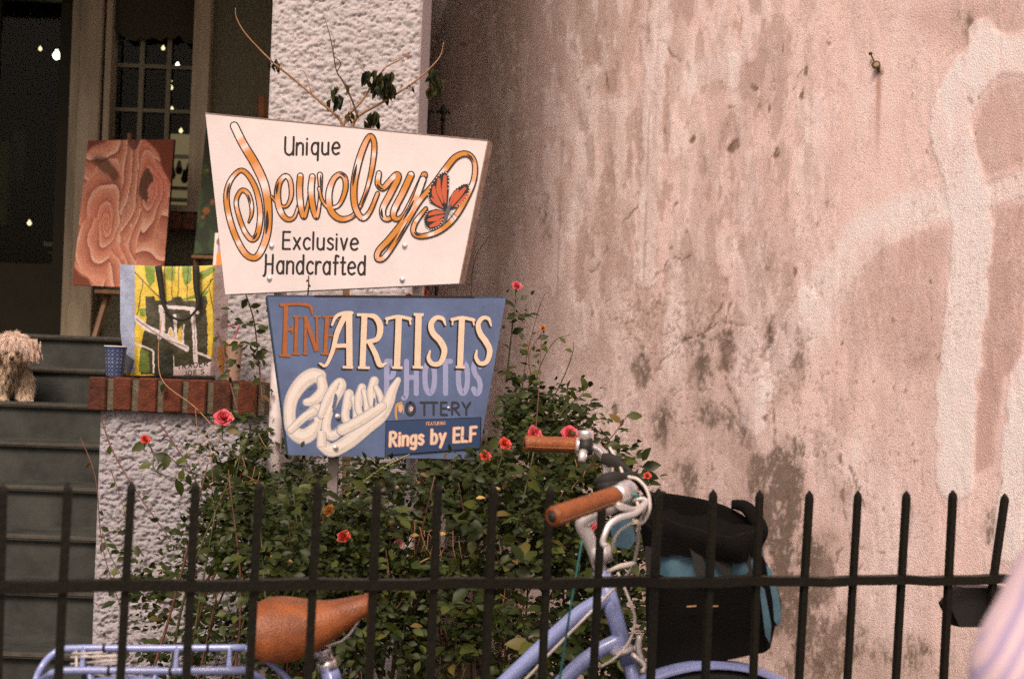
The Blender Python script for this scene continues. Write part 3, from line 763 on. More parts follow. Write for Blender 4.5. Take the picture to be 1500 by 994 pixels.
b = MB(); b.prism([Vector(c) + Vector((0, .003, 0)) for c in (c00, c10, c11, c01)], (0, .03, 0)); b.build("stretcher", mat("dark_canvas_edge", (.05, .03, .02), .8), canv)
# dark flower picture behind the white sign
pic = empty("painting", W(300, 372, 6.0), "tall dark green picture of orange flowers half hidden behind the white sign", "painting")
c00, c10, c01, c11 = W(284, 372, 6.05), W(345, 372, 6.05), W(303, 175, 6.18), W(350, 175, 6.18)
nu, nv = 40, 110
U_, V_ = np.meshgrid(np.linspace(0, 1, nu), np.linspace(0, 1, nv)); G = bil(c00, c10, c01, c11, U_, V_)
gx, gy = [k.reshape(U_.shape) for k in proj(G)]
cc = np.ones(gx.shape + (3,)) * np.array([.018, .03, .012]) * (.6 + .8 * fbm(gx / 14, gy / 20, 601, 3))[..., None]
cc = mixc(cc, (.035, .085, .02), sstep(.52, .62, fbm(gx / 10, gy / 18, 603, 3)) * .8)
for (a, bb, r) in ((302, 308, 8), (297, 318, 5), (311, 296, 6), (304, 250, 5)):
    d = np.hypot(gx - a, (gy - bb)); cc = mixc(cc, (.30, .10, .015), (1 - sstep(r * .6, r, d + 3 * fbm(gx / 3, gy / 3, 9, 2))) * .9)
mesh_obj("painted_face", G.reshape(-1, 3), grid_faces(nv, nu), mat_attr("canvas_paint"), pic, True, col=cc.reshape(-1, 3))
b = MB(); b.prism([Vector(c) + Vector((0, .003, 0)) for c in (c00, c10, c11, c01)], (0, .03, 0)); b.build("stretcher", mat("dark_canvas_edge", (.05, .03, .02), .8), pic)
ea2 = empty("easel", W(300, 500, 6.3), "second easel under the dark flower picture, its brown mast showing left of the column", "easel")
for a_, b_ in (((290, 375), (282, 498)), ((330, 375), (338, 498))): stick([W(*a_, 6.08), W(*b_, 6.0)], .016, M_wood, ea2, "leg")
stick([W(384, 142, 6.3), W(372, 498, 6.35)], .022, mat("orange_wood", (.20, .075, .02), .6, noise=.3, scale=20), ea2, "mast")
p = W(280, 373, 6.0); q = W(345, 381, 6.0); b = MB(); b.box(p.x, q.x, 6.0, 6.09, q.z, p.z, .003); b.build("ledge", M_wood, ea2)
# small print beside the bag
pr = empty("small_print", W(322, 392, 5.2), "small print of an orange figure peeping out left of the white sign", "print")
c00, c10, c01, c11 = W(311, 400, 5.2), W(350, 400, 5.2), W(315, 341, 5.25), W(352, 341, 5.25)
U_, V_ = np.meshgrid(np.linspace(0, 1, 40), np.linspace(0, 1, 60)); G = bil(c00, c10, c01, c11, U_, V_); gx, gy = [k.reshape(U_.shape) for k in proj(G)]
cc = np.ones(gx.shape + (3,)) * np.array([.30, .27, .33])
cc = mixc(cc, (.62, .57, .55), (gx < 317.5 - (gy - 400) * .04).astype(float)); cc = mixc(cc, (.62, .22, .03), in_poly(gx, gy, [(317, 372), (324, 366), (330, 372), (331, 400), (316, 400)]).astype(float))
cc = mixc(cc, (.20, .10, .08), (np.hypot(gx - 323, gy - 354) < 6).astype(float)); cc = mixc(cc, (.62, .25, .05), (np.hypot(gx - 325, gy - 362) < 3.5).astype(float))
mesh_obj("print_face", G.reshape(-1, 3), grid_faces(60, 40), mat_attr("printed_card", rough=.6, bump=.05, grain=.05), pr, True, col=cc.reshape(-1, 3))
b = MB(); b.prism([Vector(c) + Vector((0, .002, 0)) for c in (c00, c10, c11, c01)], (0, .008, 0)); b.build("backing_card", mat("pale_card", (.5, .42, .32)), pr)
# shelf that the print leans on = top of the column base is lower; a small crate holds it
p = W(306, 398, 5.15); b = MB(); b.box(p.x, p.x + .16, 5.14, 5.34, EYE - .002, p.z, .004)
tag(b.build("display_box", mat("dark_box", (.06, .05, .035), .8)), "dark box behind the bag with the small orange print on it", "box")

# ------------------------------------------------------------------ tote bag, cups on the brick cap
YB = 4.42
tote = empty("tote_bag", W(255, 552, YB), "square shopping bag printed with a bridge in black and white on yellow", "bag")
def bag_print(gx, gy):
    c = np.ones(gx.shape + (3,)) * np.array([.66, .50, .05])
    c *= (.85 + .3 * fbm(gx / 8, gy / 8, 701, 3))[..., None]
    wob = (fbm(gx / 5, gy / 5, 703, 3) - .5) * 2.6
    x = gx + wob; y = gy + wob
    dark = (.022, .026, .016); green = (.17, .27, .025); white = (.72, .66, .66)
    P = lambda pts, col, k=1.0: (in_poly(x, y, pts).astype(float) * k, col)
    def L(pts, w, col, k=1.0):
        d, _ = seg_dist(x, y, pts); return ((1 - sstep(w * .5 - .4, w * .5 + .5, d)) * k, col)
    lay = [P([(212, 388), (228, 388), (226, 412), (220, 420), (214, 410)], green), P([(240, 388), (258, 388), (256, 412), (244, 410)], green, .8), P([(266, 388), (281, 388), (280, 412), (272, 420), (267, 404)], green),
           P([(282, 432), (262, 440), (300, 436), (306, 425)], green), P([(288, 400), (312, 390), (316, 396), (296, 410)], green),
           P([(204, 452), (214, 452), (212, 465), (205, 462)], green),
           P([(213, 444), (213, 434), (226, 434), (227, 440), (252, 440), (253, 435), (266, 435), (268, 440), (290, 440), (291, 434), (303, 434), (304, 444), (302, 452), (310, 525), (314, 548), (206, 548), (208, 500), (214, 470)], dark, .97)]
    for a in (232, 241, 252, 262, 276): lay.append(L([(a, 388), (a + (a - 250) * -.1, 440)], 1.4, dark, .85))
    lay += [L([(197, 398), (216, 418), (238, 440)], 1.5, dark), L([(311, 408), (290, 440)], 1.5, dark), L([(210, 410), (203, 450)], 1.2, dark), L([(306, 420), (316, 470)], 1.2, dark), L([(197, 478), (206, 440)], 1.2, dark)]
    lay += [P([(262, 480), (266, 476), (267, 508), (258, 504)], (.66, .50, .05)), P([(248, 485), (252, 482), (253, 498), (247, 494)], (.66, .50, .05))]
    lay += [L([(235, 449), (283, 452), (290, 458)], 5, white), L([(236, 452), (238, 490), (234, 494)], 6, white, .85), L([(281, 452), (285, 490), (287, 535)], 6, white), L([(256, 462), (258, 498)], 4.5, white),
            L([(240, 452), (240, 484)], 4, white, .8), L([(268, 508), (268, 480), (270, 476)], 2.2, white), L([(246, 498), (247, 484), (250, 480), (253, 486), (254, 500)], 2, white),
            L([(198, 465), (215, 480), (238, 490), (273, 510)], 8, white, .92), L([(200, 468), (240, 496), (272, 508)], 2, dark, .7), L([(240, 458), (280, 462)], 2, dark, .8), L([(284, 458), (286, 530)], 1.3, dark, .7),
            L([(196, 502), (222, 512), (225, 515), (225, 545)], 2.4, white), L([(287, 515), (318, 528)], 3, white), L([(287, 522), (286, 540)], 5, white), L([(287, 535), (316, 530)], 2.5, white), L([(254, 522), (254, 545)], 2, white),
            P([(196, 505), (202, 507), (200, 540), (195, 548)], (.66, .50, .05)), P([(206, 510), (218, 515), (219, 545), (203, 545)], (.10, .15, .02)), P([(304, 520), (311, 524), (316, 500), (308, 440), (304, 445)], (.66, .50, .05)),
            P([(226, 512), (254, 512), (254, 553), (226, 553)], dark), P([(254, 537), (321, 531), (330, 553), (254, 553)], (.55, .48, .47))]
    for m, col in lay: c = mixc(c, col, m)
    # gussets
    c = mixc(c, np.array([.40, .47, .64]) * (.8 + .4 * fbm(gx / 5, gy / 7, 711, 3))[..., None], (gx < 197 - (gy - 388) * .0).astype(float) * (gy < 545))
    c = mixc(c, dark, ((gx < 192 - (gy - 545) * .3) & (gy > 515 + (gx - 180) * 0.7)).astype(float) * .8)
    c = mixc(c, np.array([.46, .40, .40]) * (.8 + .4 * fbm(gx / 5, gy / 7, 713, 3))[..., None], (gx > 315 - (gy - 388) * .02).astype(float))
    c = mixc(c, (.20, .17, .15), in_poly(gx, gy, [(326, 462), (334, 458), (336, 478), (325, 482), (322, 475)]).astype(float) * .8)
    c = mixc(c, (.55, .28, .04), in_poly(gx, gy, [(319, 508), (332, 506), (330, 545), (325, 548), (318, 530)]).astype(float) * .9)
    return np.clip(c, .01, .8)
nu, nv = 190, 200
U_, V_ = np.meshgrid(np.linspace(0, 1, nu), np.linspace(0, 1, nv))
ex = lambda a, b_, t: a + (b_ - a) * t
gx = ex(176 + 9 * sstep(.45, .0, V_) , 334 - 6 * sstep(.4, .0, V_), U_) ; gy = ex(553, 387, V_) + 3 * np.sin(U_ * 3.1) * V_ + (1 - V_) * (-3)
bul = np.sin(np.pi * np.clip(V_, 0, 1)) ** .7
Yg = YB + .05 * np.clip(np.abs(U_ - .5) * 2 - .72, 0, 1) / .28 * 1.2 - .022 * bul * np.cos((U_ - .5) * 2.6) + .007 * (fbm(U_ * 7, V_ * 8, 721, 4) - .5) + .004 * np.sin(U_ * 30 + V_ * 8) * fbm(U_ * 4, V_ * 3, 5, 2)
col = bag_print(gx, gy)
cxa = (gx - 750) / F; cya = (HOR - gy) / F
G = np.stack([(RIGHT.x * cxa + UP.x * cya) * Yg, Yg, EYE + (RIGHT.z * cxa + UP.z * cya) * Yg], -1)
G[..., 2] = np.maximum(G[..., 2], zc1 + .001)
mesh_obj("front_panel", G.reshape(-1, 3), grid_faces(nv, nu), mat_attr("woven_plastic", rough=.45, bump=.5, bscale=350, grain=.12, gscale=800, spec=.5), tote, True, col=col.reshape(-1, 3))
e0 = G[:, 0]; e1 = G[:, -1]; bkp = .13
b = MB(); n = len(e0); V = []
for i in range(0, n, 8):
    V += [tuple(e0[i]), tuple(e0[i] + np.array([.03, bkp, 0])), tuple(e1[i] + np.array([-.03, bkp, 0])), tuple(e1[i])]
k = len(V) // 4; b.add(V, [(i * 4 + j, i * 4 + j + 1, i * 4 + j + 5, i * 4 + j + 4) for i in range(k - 1) for j in range(3)])
b.build("back_panel", mat("blue_woven_plastic", (.32, .37, .48), .6, noise=.2, scale=40), tote, True)
m_hand = mat("black_webbing", (.015, .014, .012), .8)
for pts in ([(232, 390), (236, 420), (240, 446), (252, 464), (270, 468), (284, 458), (290, 446), (288, 420), (287, 390)],):
    P3 = [W(p[0], p[1], YB - .028 - .012 * math.sin(i / 8 * math.pi)) for i, p in enumerate(pts)]
    b = MB(); b.tube(P3, [.011, .009, .006, .004, .0035, .004, .006, .010, .011], 8, smooth=4, flat=1.0); b.build("handle", m_hand, tote, True)

# generic stroke ink on a plane ------------------------------------------------
class Plane:
    def __init__(s, O, n): s.O = Vector(O); s.n = Vector(n).normalized()
    def at(s, px, py, h=0):
        d = W(px, py, 1.0) - Vector((0, 0, EYE)); E = Vector((0, 0, EYE))
        t = (s.O - E).dot(s.n) / d.dot(s.n)
        return E + d * t + s.n * h
def ink(mb, pl, pts, w, h0=.0006, rise=0.0, smooth=5, caps=True, closed=False):
    """a painted stroke: ribbon of width w (px, scalar or per point) laid on plane pl"""
    n = len(pts); ws = [w] * n if np.isscalar(w) else list(w)
    Q = np.array([[p[0], p[1], k] for p, k in zip(pts, ws)], float)
    if smooth and n > 2: Q = crv(Q, smooth)
    T = np.gradient(Q[:, :2], axis=0); L = np.linalg.norm(T, axis=1)[:, None] + 1e-9; T = T / L
    N = np.stack([-T[:, 1], T[:, 0]], -1)
    V = []; m = len(Q)
    for i in range(m):
        h = h0 + rise * i / max(1, m - 1); hw = max(Q[i, 2], .2) / 2
        V.append(pl.at(*(Q[i, :2] + N[i] * hw), h)); V.append(pl.at(*(Q[i, :2] - N[i] * hw), h))
    mb.add(V, [(2 * i, 2 * i + 1, 2 * i + 3, 2 * i + 2) for i in range(m - 1)])
    if caps:
        for e, sg in ((0, -1), (m - 1, 1)):
            h = h0 + rise * (e / max(1, m - 1)); hw = max(Q[e, 2], .2) / 2; C_ = []
            for k in range(7):
                a = -math.pi / 2 + math.pi * k / 6
                C_.append(pl.at(*(Q[e, :2] + T[e] * sg * math.cos(a) * hw + N[e] * math.sin(a) * hw), h))
            mb.add(C_, [tuple(range(7))])
def fill(mb, pl, pts, h0): mb.add([pl.at(p[0], p[1], h0) for p in pts], [tuple(range(len(pts)))])

# ------------------------------------------------------------------ hand lettering: a stroke alphabet (x right, y up, capitals 1 high)
GL = {
 'U': (.56, [[(0, 1), (0, .3), (.07, .09), (.25, 0), (.42, .08), (.5, .28)], [(.5, 1), (.5, 0)]]),
 'n': (.48, [[(0, .66), (0, 0)], [(0, .45), (.1, .62), (.24, .66), (.36, .58), (.38, .42), (.38, 0)]]),
 'i': (.14, [[(0, .66), (0, 0)], [(0, .88), (.002, .89)]]),
 'q': (.52, [[(.4, .52), (.28, .66), (.1, .6), (.02, .34), (.1, .08), (.26, .02), (.4, .16)], [(.41, .66), (.40, -.32)]]),
 'u': (.48, [[(0, .66), (0, .2), (.08, .03), (.22, 0), (.34, .1)], [(.37, .66), (.37, 0)]]),
 'e': (.50, [[(.02, .34), (.4, .38), (.38, .56), (.24, .67), (.08, .58), (.0, .34), (.06, .1), (.22, 0), (.4, .08)]]),
 'E': (.52, [[(.4, 1), (0, 1)], [(0, 1), (0, 0)], [(0, .52), (.36, .52)], [(0, 0), (.42, 0)]]),
 'x': (.46, [[(0, .66), (.36, 0)], [(.36, .66), (0, 0)]]),
 'c': (.44, [[(.36, .56), (.24, .66), (.08, .58), (0, .33), (.08, .08), (.22, 0), (.36, .08)]]),
 'l': (.14, [[(0, 1), (0, 0)]]),
 's': (.40, [[(.3, .58), (.18, .67), (.04, .6), (.03, .47), (.16, .36), (.3, .26), (.3, .1), (.16, 0), (0, .08)]]),
 'v': (.46, [[(0, .66), (.18, 0)], [(.18, 0), (.36, .66)]]),
 'H': (.58, [[(0, 1), (0, .1), (-.06, -.12), (-.12, -.14)], [(.42, 1), (.42, 0)], [(0, .5), (.42, .5)]]),
 'a': (.50, [[(.38, .5), (.26, .66), (.1, .6), (0, .34), (.08, .06), (.24, 0), (.38, .16)], [(.39, .66), (.39, 0)]]),
 'd': (.52, [[(.38, .5), (.26, .66), (.1, .6), (0, .34), (.08, .06), (.24, 0), (.38, .16)], [(.4, 1), (.4, 0)]]),
 'r': (.34, [[(0, .66), (0, 0)], [(0, .42), (.08, .6), (.2, .66), (.28, .62)]]),
 'f': (.34, [[(.3, .96), (.2, 1.0), (.12, .9), (.12, 0)], [(0, .62), (.26, .62)]]),
 't': (.34, [[(.12, .92), (.12, .1), (.18, 0), (.28, .03)], [(0, .64), (.26, .64)]]),
 'g': (.52, [[(.38, .5), (.26, .66), (.1, .6), (0, .36), (.08, .1), (.24, .06), (.38, .2)], [(.4, .66), (.39, -.15), (.26, -.3), (.06, -.24)]]),
 'b': (.52, [[(0, 1), (0, 0)], [(0, .5), (.14, .66), (.3, .62), (.4, .34), (.32, .06), (.16, 0), (0, .14)]]),
 'y': (.50, [[(0, .66), (.2, .08)], [(.4, .66), (.2, .08), (.06, -.3)]]),
 'R': (.60, [[(0, 1), (0, 0)], [(0, 1), (.28, .98), (.42, .8), (.34, .58), (0, .5)], [(.14, .5), (.46, 0)]]),
 'L': (.52, [[(0, 1), (0, 0)], [(0, 0), (.4, 0)]]),
 'F': (.50, [[(0, 1), (0, 0)], [(0, 1), (.42, 1)], [(0, .52), (.34, .52)]]),
 'P': (.58, [[(0, 1), (0, 0)], [(0, 1), (.28, .98), (.42, .77), (.32, .54), (0, .48)]]),
 'O': (.62, [[(.24, 1), (.06, .84), (0, .5), (.06, .16), (.24, 0), (.42, .16), (.48, .5), (.42, .84), (.24, 1)]]),
 'T': (.54, [[(.22, 1), (.22, 0)], [(0, 1), (.44, 1)]]),
 'S': (.54, [[(.42, .84), (.26, 1), (.08, .94), (.02, .76), (.14, .58), (.34, .44), (.43, .24), (.34, .04), (.16, 0), (0, .14)]]),
 'A': (.60, [[(.24, 1), (0, 0)], [(.24, 1), (.48, 0)], [(.1, .36), (.38, .36)]]),
 'N': (.60, [[(0, 0), (0, 1)], [(0, 1), (.44, 0)], [(.44, 0), (.44, 1)]]),
 'I': (.16, [[(0, 1), (0, 0)]]),
 'D': (.58, [[(0, 1), (0, 0)], [(0, 1), (.26, .96), (.44, .7), (.44, .32), (.26, .04), (0, 0)]]),
 'G': (.62, [[(.44, .82), (.28, 1), (.1, .9), (0, .5), (.1, .1), (.28, 0), (.44, .14), (.44, .44)], [(.26, .44), (.44, .44)]]),
 'J': (.44, [[(.34, 1), (.34, .2), (.22, 0), (.06, .04), (0, .2)]]),
 'Y': (.54, [[(0, 1), (.22, .5)], [(.44, 1), (.22, .5)], [(.22, .5), (.22, 0)]]),
 "'": (.14, [[(0, 1), (0, .84)]]), ' ': (.34, []),
}
def text_w(t, gap): return sum(GL[c][0] + gap for c in t)
def letter(mb, pl, t, p0, p1, h, w, h0, gap=.08, top=None, caps=True):
    """t written from photo point p0 to p1 (baseline), capitals h px high"""
    tot = text_w(t, gap) - gap; x = 0
    dx, dy = p1[0] - p0[0], p1[1] - p0[1]
    k = 0
    sl = (top or (.03, 0))[0]
    for c in t:
        adv, st = GL[c]
        for s_ in st:
            pts = []
            for (a, b) in s_:
                u = (x + a) / tot
                pts.append((p0[0] + dx * u + b * h * sl, p0[1] + dy * u - b * h))
            if len(s_) == 2: pts = [pts[0], ((pts[0][0] + pts[1][0]) / 2, (pts[0][1] + pts[1][1]) / 2), pts[1]]
            ink(mb, pl, pts, w, h0 + k * .00001, smooth=5 if len(s_) > 2 else 1, caps=caps); k += 1
        x += adv + gap

M_ink = mat("black_sign_paint", (.022, .016, .015), .45)
M_gold = mat("orange_sign_paint", (.62, .245, .035), .45, noise=.08, scale=30)
M_peach = mat("peach_sign_paint", (.68, .36, .19), .45)
M_shine = mat("white_sign_paint", (.78, .70, .68), .5)

# ---- white sign
a1 = R(18)
PLW = Plane(W(510, 300, 3.92), (-math.sin(a1), -math.cos(a1), 0))
sgn = empty("signboard", PLW.at(505, 430, -.02), "white trapezoid jewelry sign with orange script and a butterfly, above the blue sign", "sign")
M_signw = mat("white_sign_board", (.74, .69, .69), .5, noise=.09, scale=5, bump=.1, bscale=60)
q = [PLW.at(*p) for p in ((301, 167), (714, 207), (672, 415), (330, 431))]
b = MB(); b.prism(q, PLW.n * -.040); b.build("board", M_signw, sgn)
# unpainted plywood edge strips
b = MB()
e = [PLW.at(714.3, 207), PLW.at(672.3, 415)]; u_ = Vector((math.cos(a1), -math.sin(a1), 0)) * .0015
b.prism([e[0] + PLW.n * -.001, e[0] + u_ + PLW.n * -.001, e[1] + u_ + PLW.n * -.001, e[1] + PLW.n * -.001], PLW.n * -.0385); b.build("edge_strip", mat("weathered_edge", (.42, .30, .24), .8, noise=.35, scale=60), sgn)
b = MB()
e = [PLW.at(301, 166.6), PLW.at(714, 206.6)]
b.prism([e[0] + PLW.n * .001, e[1] + PLW.n * .001, e[1] + PLW.n * .001 + Vector((0, 0, .003)), e[0] + PLW.n * .001 + Vector((0, 0, .003))], PLW.n * -.04); b.build("edge_strip", mat("top_edge_dirt", (.30, .22, .18), .8, noise=.4, scale=60), sgn)
b = MB()
letter(b, PLW, "Unique", (417.5, 227), (499, 226), 26, 3.1, .0008, gap=.13); b.build("lettering", M_ink, sgn); b = MB()
letter(b, PLW, "Exclusive", (414.5, 364.5), (526, 366), 25, 3.0, .0008, gap=.12); b.build("lettering", M_ink, sgn); b = MB()
letter(b, PLW, "Handcrafted", (389, 400), (537, 402), 27, 3.1, .0008, gap=.11)
b.build("lettering", M_ink, sgn)
def C4(pts): return [(290 + p[0] / 3.409, 150 + p[1] / 3.409) for p in pts]
# the looping script, drawn as a gold tube: outline under, body over, shine and shade on top
script = [
 ([(182, 118), (225, 205), (290, 315), (335, 420), (352, 540), (345, 660), (308, 755), (270, 775), (222, 735), (170, 620), (143, 490), (158, 400), (208, 342), (250, 362), (292, 440), (312, 550), (300, 650), (272, 685), (235, 645), (203, 560), (192, 490), (218, 440), (250, 455), (268, 510), (268, 560), (254, 598)],
  [40, 42, 44, 42, 38, 36, 32, 30, 30, 28, 26, 22, 20, 22, 24, 26, 26, 24, 22, 20, 18, 18, 20, 18, 12, 3]),
 ([(368, 470), (400, 505), (440, 520), (466, 470), (462, 395), (438, 368), (408, 400), (398, 460), (408, 530), (440, 580), (480, 575), (508, 500)], [8, 10, 12, 18, 22, 22, 26, 30, 30, 24, 14, 10]),
 ([(512, 368), (508, 440), (515, 520), (530, 572), (548, 520), (562, 440), (566, 372)], [28, 30, 28, 22, 14, 12, 14]),
 ([(572, 372), (566, 440), (575, 520), (592, 572), (606, 520), (612, 440), (610, 362)], [28, 30, 28, 22, 14, 14, 24]),
 ([(606, 430), (622, 490), (655, 525), (705, 512), (736, 440), (735, 380), (708, 360), (675, 390), (655, 460), (665, 540), (712, 582), (770, 570), (812, 520)], [12, 12, 14, 16, 22, 24, 22, 26, 30, 32, 28, 20, 12]),
 ([(812, 520), (846, 430), (872, 320), (882, 210), (862, 168), (832, 215), (800, 310), (780, 420), (786, 520), (822, 578), (860, 545), (898, 455)], [12, 16, 22, 24, 22, 28, 32, 32, 30, 26, 20, 16]),
 ([(905, 355), (900, 405), (925, 428), (960, 392), (992, 362), (1000, 380), (960, 460), (925, 530), (930, 575), (962, 578), (1000, 520)], [24, 26, 26, 26, 28, 30, 32, 30, 26, 20, 12]),
 ([(1065, 362), (1025, 450), (980, 540), (985, 580), (1020, 570), (1060, 500), (1132, 362)], [32, 32, 30, 24, 16, 14, 30]),
 ([(1125, 385), (1085, 490), (1030, 590), (960, 680), (905, 740), (898, 778), (930, 775), (985, 700), (1050, 590), (1110, 490), (1180, 410), (1240, 330), (1290, 272), (1345, 258), (1382, 300), (1378, 390), (1330, 500), (1270, 590), (1200, 645), (1120, 668), (1078, 650), (1088, 598), (1140, 530)],
  [30, 32, 30, 30, 28, 26, 24, 22, 22, 24, 28, 30, 28, 24, 22, 24, 26, 26, 24, 22, 22, 22, 14]),
]
ol, bd_, shd = MB(), MB(), MB(); bcol = []; arc = 0.0
GOLD = np.array([.60, .25, .05]); PEACH = np.array([.74, .40, .24]); SHINE = np.array([.80, .72, .69])
def tube_col(t):
    u = (t / 62.0 + .35 * math.sin(t / 41.0)) % 1.0; g = GOLD * (1 - sstep(.30, .52, u)) + PEACH * sstep(.30, .52, u)
    k = sstep(.68, .76, u) * (1 - sstep(.84, .92, u)); g = g * (1 - k) + SHINE * k
    k2 = sstep(.90, 1.0, u); return g * (1 - k2) + GOLD * k2
h = .0008
for pts, ws in script:
    n = len(pts); P = C4(pts); w = [k / 3.409 * .86 for k in ws]
    for i in range(n - 1):          # short pieces, each a little prouder, so later loops cross over earlier ones
        j0, j1 = max(0, i - 1), min(n, i + 3)
        Qc = crv([(*P[k], w[k]) for k in range(j0, j1)], 6) if j1 - j0 > 2 else np.array([(*P[k], w[k]) for k in range(j0, j1)])
        s0 = (i - j0) * 6; seg = Qc[max(0, s0 - 0):s0 + 7]
        if len(seg) < 2: continue
        xy = [tuple(p[:2]) for p in seg]; wd = [p[2] for p in seg]
        ink(ol, PLW, xy, [k + 3.4 for k in wd], h, smooth=0, caps=True)
        h += .000012
    for i in range(n - 1):
        j0, j1 = max(0, i - 1), min(n, i + 3)
        Qc = crv([(*P[k], w[k]) for k in range(j0, j1)], 6) if j1 - j0 > 2 else np.array([(*P[k], w[k]) for k in range(j0, j1)])
        s0 = (i - j0) * 6; seg = Qc[s0:s0 + 7]
        if len(seg) < 2: continue
        xy = [tuple(p[:2]) for p in seg]; wd = [p[2] for p in seg]
        nv0 = len(bd_.v); ink(bd_, PLW, xy, [max(.5, k - .3) for k in wd], h, smooth=0, caps=(i in (0, n - 2)))
        L_ = 0
        for k in range(len(xy)):
            if k: L_ += math.hypot(xy[k][0] - xy[k - 1][0], xy[k][1] - xy[k - 1][1])
            cc_ = SHINE if (i == 0 and n > 20) and k < 5 else tube_col(arc + L_)
            bcol += [cc_, cc_]
        while len(bcol) < len(bd_.v): bcol.append(SHINE if i == 0 else tube_col(arc + L_))
        arc += L_
        h += .000006
        if (i * 7 + n) % 6 == 0 and max(wd) > 4:       # black reflections inside the tube
            k0 = len(xy) // 3; off = .18
            T = np.gradient(np.array(xy), axis=0); N = np.stack([-T[:, 1], T[:, 0]], -1) / (np.linalg.norm(T, axis=1)[:, None] + 1e-9)
            xs_ = [tuple(np.array(xy[k]) + N[k] * wd[k] * off) for k in range(len(xy))]
            ink(shd, PLW, xs_, [max(.4, wd[k] * .55 * math.sin(math.pi * (k + .5) / len(xy))) for k in range(len(xy))], h, smooth=0, caps=False)
            h += .000004
    h += .00002
ol.build("lettering", M_ink, sgn); mesh_obj("lettering", bd_.v, bd_.f, mat_attr("sign_script_paint", rough=.5, bump=.02, grain=.04), sgn, col=np.array(bcol)); shd.build("lettering", M_ink, sgn, kind="stuff")
# butterfly
hb = h + .0002
bk_, bo, bw_ = MB(), MB(), MB()
wings = [[(1245, 545), (1195, 520), (1158, 500), (1148, 465), (1170, 405), (1205, 360), (1240, 342), (1256, 372), (1254, 430), (1250, 490)],
         [(1250, 540), (1256, 480), (1285, 435), (1325, 408), (1355, 405), (1358, 440), (1335, 490), (1295, 525)],
         [(1242, 545), (1190, 532), (1145, 545), (1128, 580), (1135, 618), (1165, 638), (1205, 625), (1232, 590)]]
for i, wg in enumerate(wings): fill(bk_, PLW, C4(wg), hb + i * .00003)
hb2 = hb + .00012
for pts, w in (([(1238, 500), (1232, 440), (1236, 370)], 26), ([(1225, 500), (1205, 440), (1205, 385)], 24), ([(1215, 510), (1185, 465), (1180, 425)], 24), ([(1225, 525), (1190, 500), (1168, 480)], 16),
               ([(1258, 515), (1280, 465), (1300, 440)], 20), ([(1270, 515), (1305, 465), (1335, 430)], 24), ([(1285, 520), (1320, 490), (1342, 460)], 18),
               ([(1230, 550), (1190, 550), (1158, 560)], 22), ([(1228, 565), (1190, 580), (1155, 588)], 24), ([(1225, 582), (1195, 605), (1165, 618)], 22)):
    P = C4(pts); ink(bo, PLW, P, [w * .35 / 3.4, w / 3.4, w * .6 / 3.4], hb2, caps=True); hb2 += .00001
M_bfly = mat("red_orange_sign_paint", (.52, .11, .045), .5)
for i in range(3):
    wg = C4(wings[i]); cx_ = sum(p[0] for p in wg) / len(wg); cy_ = sum(p[1] for p in wg) / len(wg)
    rim = crv([(cx_ + (p[0] - cx_) * .93, cy_ + (p[1] - cy_) * .93) for p in wg[2:-1 if i == 0 else None]], 3)
    for k, p in enumerate(rim): ink(bw_, PLW, [(p[0] - .3, p[1]), (p[0] + .3, p[1])], 1.25, hb2 + .0001 + k * .000002, smooth=0)
b = MB(); ink(b, PLW, C4([(1258, 520), (1245, 550), (1235, 590), (1225, 612)]), [4, 5, 4, 2], hb2 + .0003); ink(b, PLW, C4([(1255, 545), (1285, 560), (1300, 578)]), .7, hb2 + .0002); ink(b, PLW, C4([(1250, 550), (1275, 575), (1285, 598)]), .7, hb2 + .00021)
bk_.build("butterfly", M_ink, sgn); bo.build("butterfly", M_bfly, sgn); bw_.build("butterfly", M_shine, sgn); b.build("butterfly", mat("grey_blue_sign_paint", (.10, .11, .14), .5), sgn)
for (bx, by) in ((398, 360.5), (395, 408), (593, 360), (589.5, 409.5)):
    b = MB(); b.lathe(PLW.at(bx, by, 0), [(.0085, 0), (.0085, .0015), (.006, .005), (.002, .0065)], 14, PLW.n); b.build("bolt", M_alu, sgn, True)
M_postw = mat("white_painted_post", (.62, .57, .57), .6, noise=.15, scale=30, bump=.2)
for bx in (397.5, 602):
    p = PLW.at(bx, 385, -.062); b = MB(); b.tube([(p.x, p.y, 0), (p.x, p.y, p.z + .12)], .019 if bx < 500 else .016, 14); b.build("post", M_postw, sgn, True)
# ---- blue sign
a2 = R(15)
PLB = Plane(W(560, 550, 3.72), (math.sin(a2), -math.cos(a2), 0))
M_blue = mat("blue_sign_board", (.110, .165, .315), .65, noise=.22, scale=9, bump=.08, bscale=80)
bs = empty("signboard", PLB.at(555, 668, -.02), "blue trapezoid sign lettered fine artists, photos and pottery, below the white sign", "sign")
q = [PLB.at(*p) for p in ((392, 434), (741, 436), (700, 673), (423, 666))]
b = MB(); b.prism(q, PLB.n * -.046); b.build("board", M_blue, bs)
u_ = Vector((-math.cos(a2), -math.sin(a2), 0)) * .0015
b = MB(); e = [PLB.at(391.8, 434.5), PLB.at(422.8, 665.5)]; b.prism([e[0] + PLB.n * -.0007, e[0] + u_ + PLB.n * -.0007, e[1] + u_ + PLB.n * -.0007, e[1] + PLB.n * -.0007], PLB.n * -.045)
b.build("edge_strip", mat("dark_blue_edge", (.045, .095, .16), .7, noise=.3, scale=60), bs)
b = MB(); e = [PLB.at(392, 433.6), PLB.at(741, 435.6)]; b.prism([e[0] + PLB.n * .001, e[1] + PLB.n * .001, e[1] + PLB.n * .001 + Vector((0, 0, .0025)), e[0] + PLB.n * .001 + Vector((0, 0, .0025))], PLB.n * -.047)
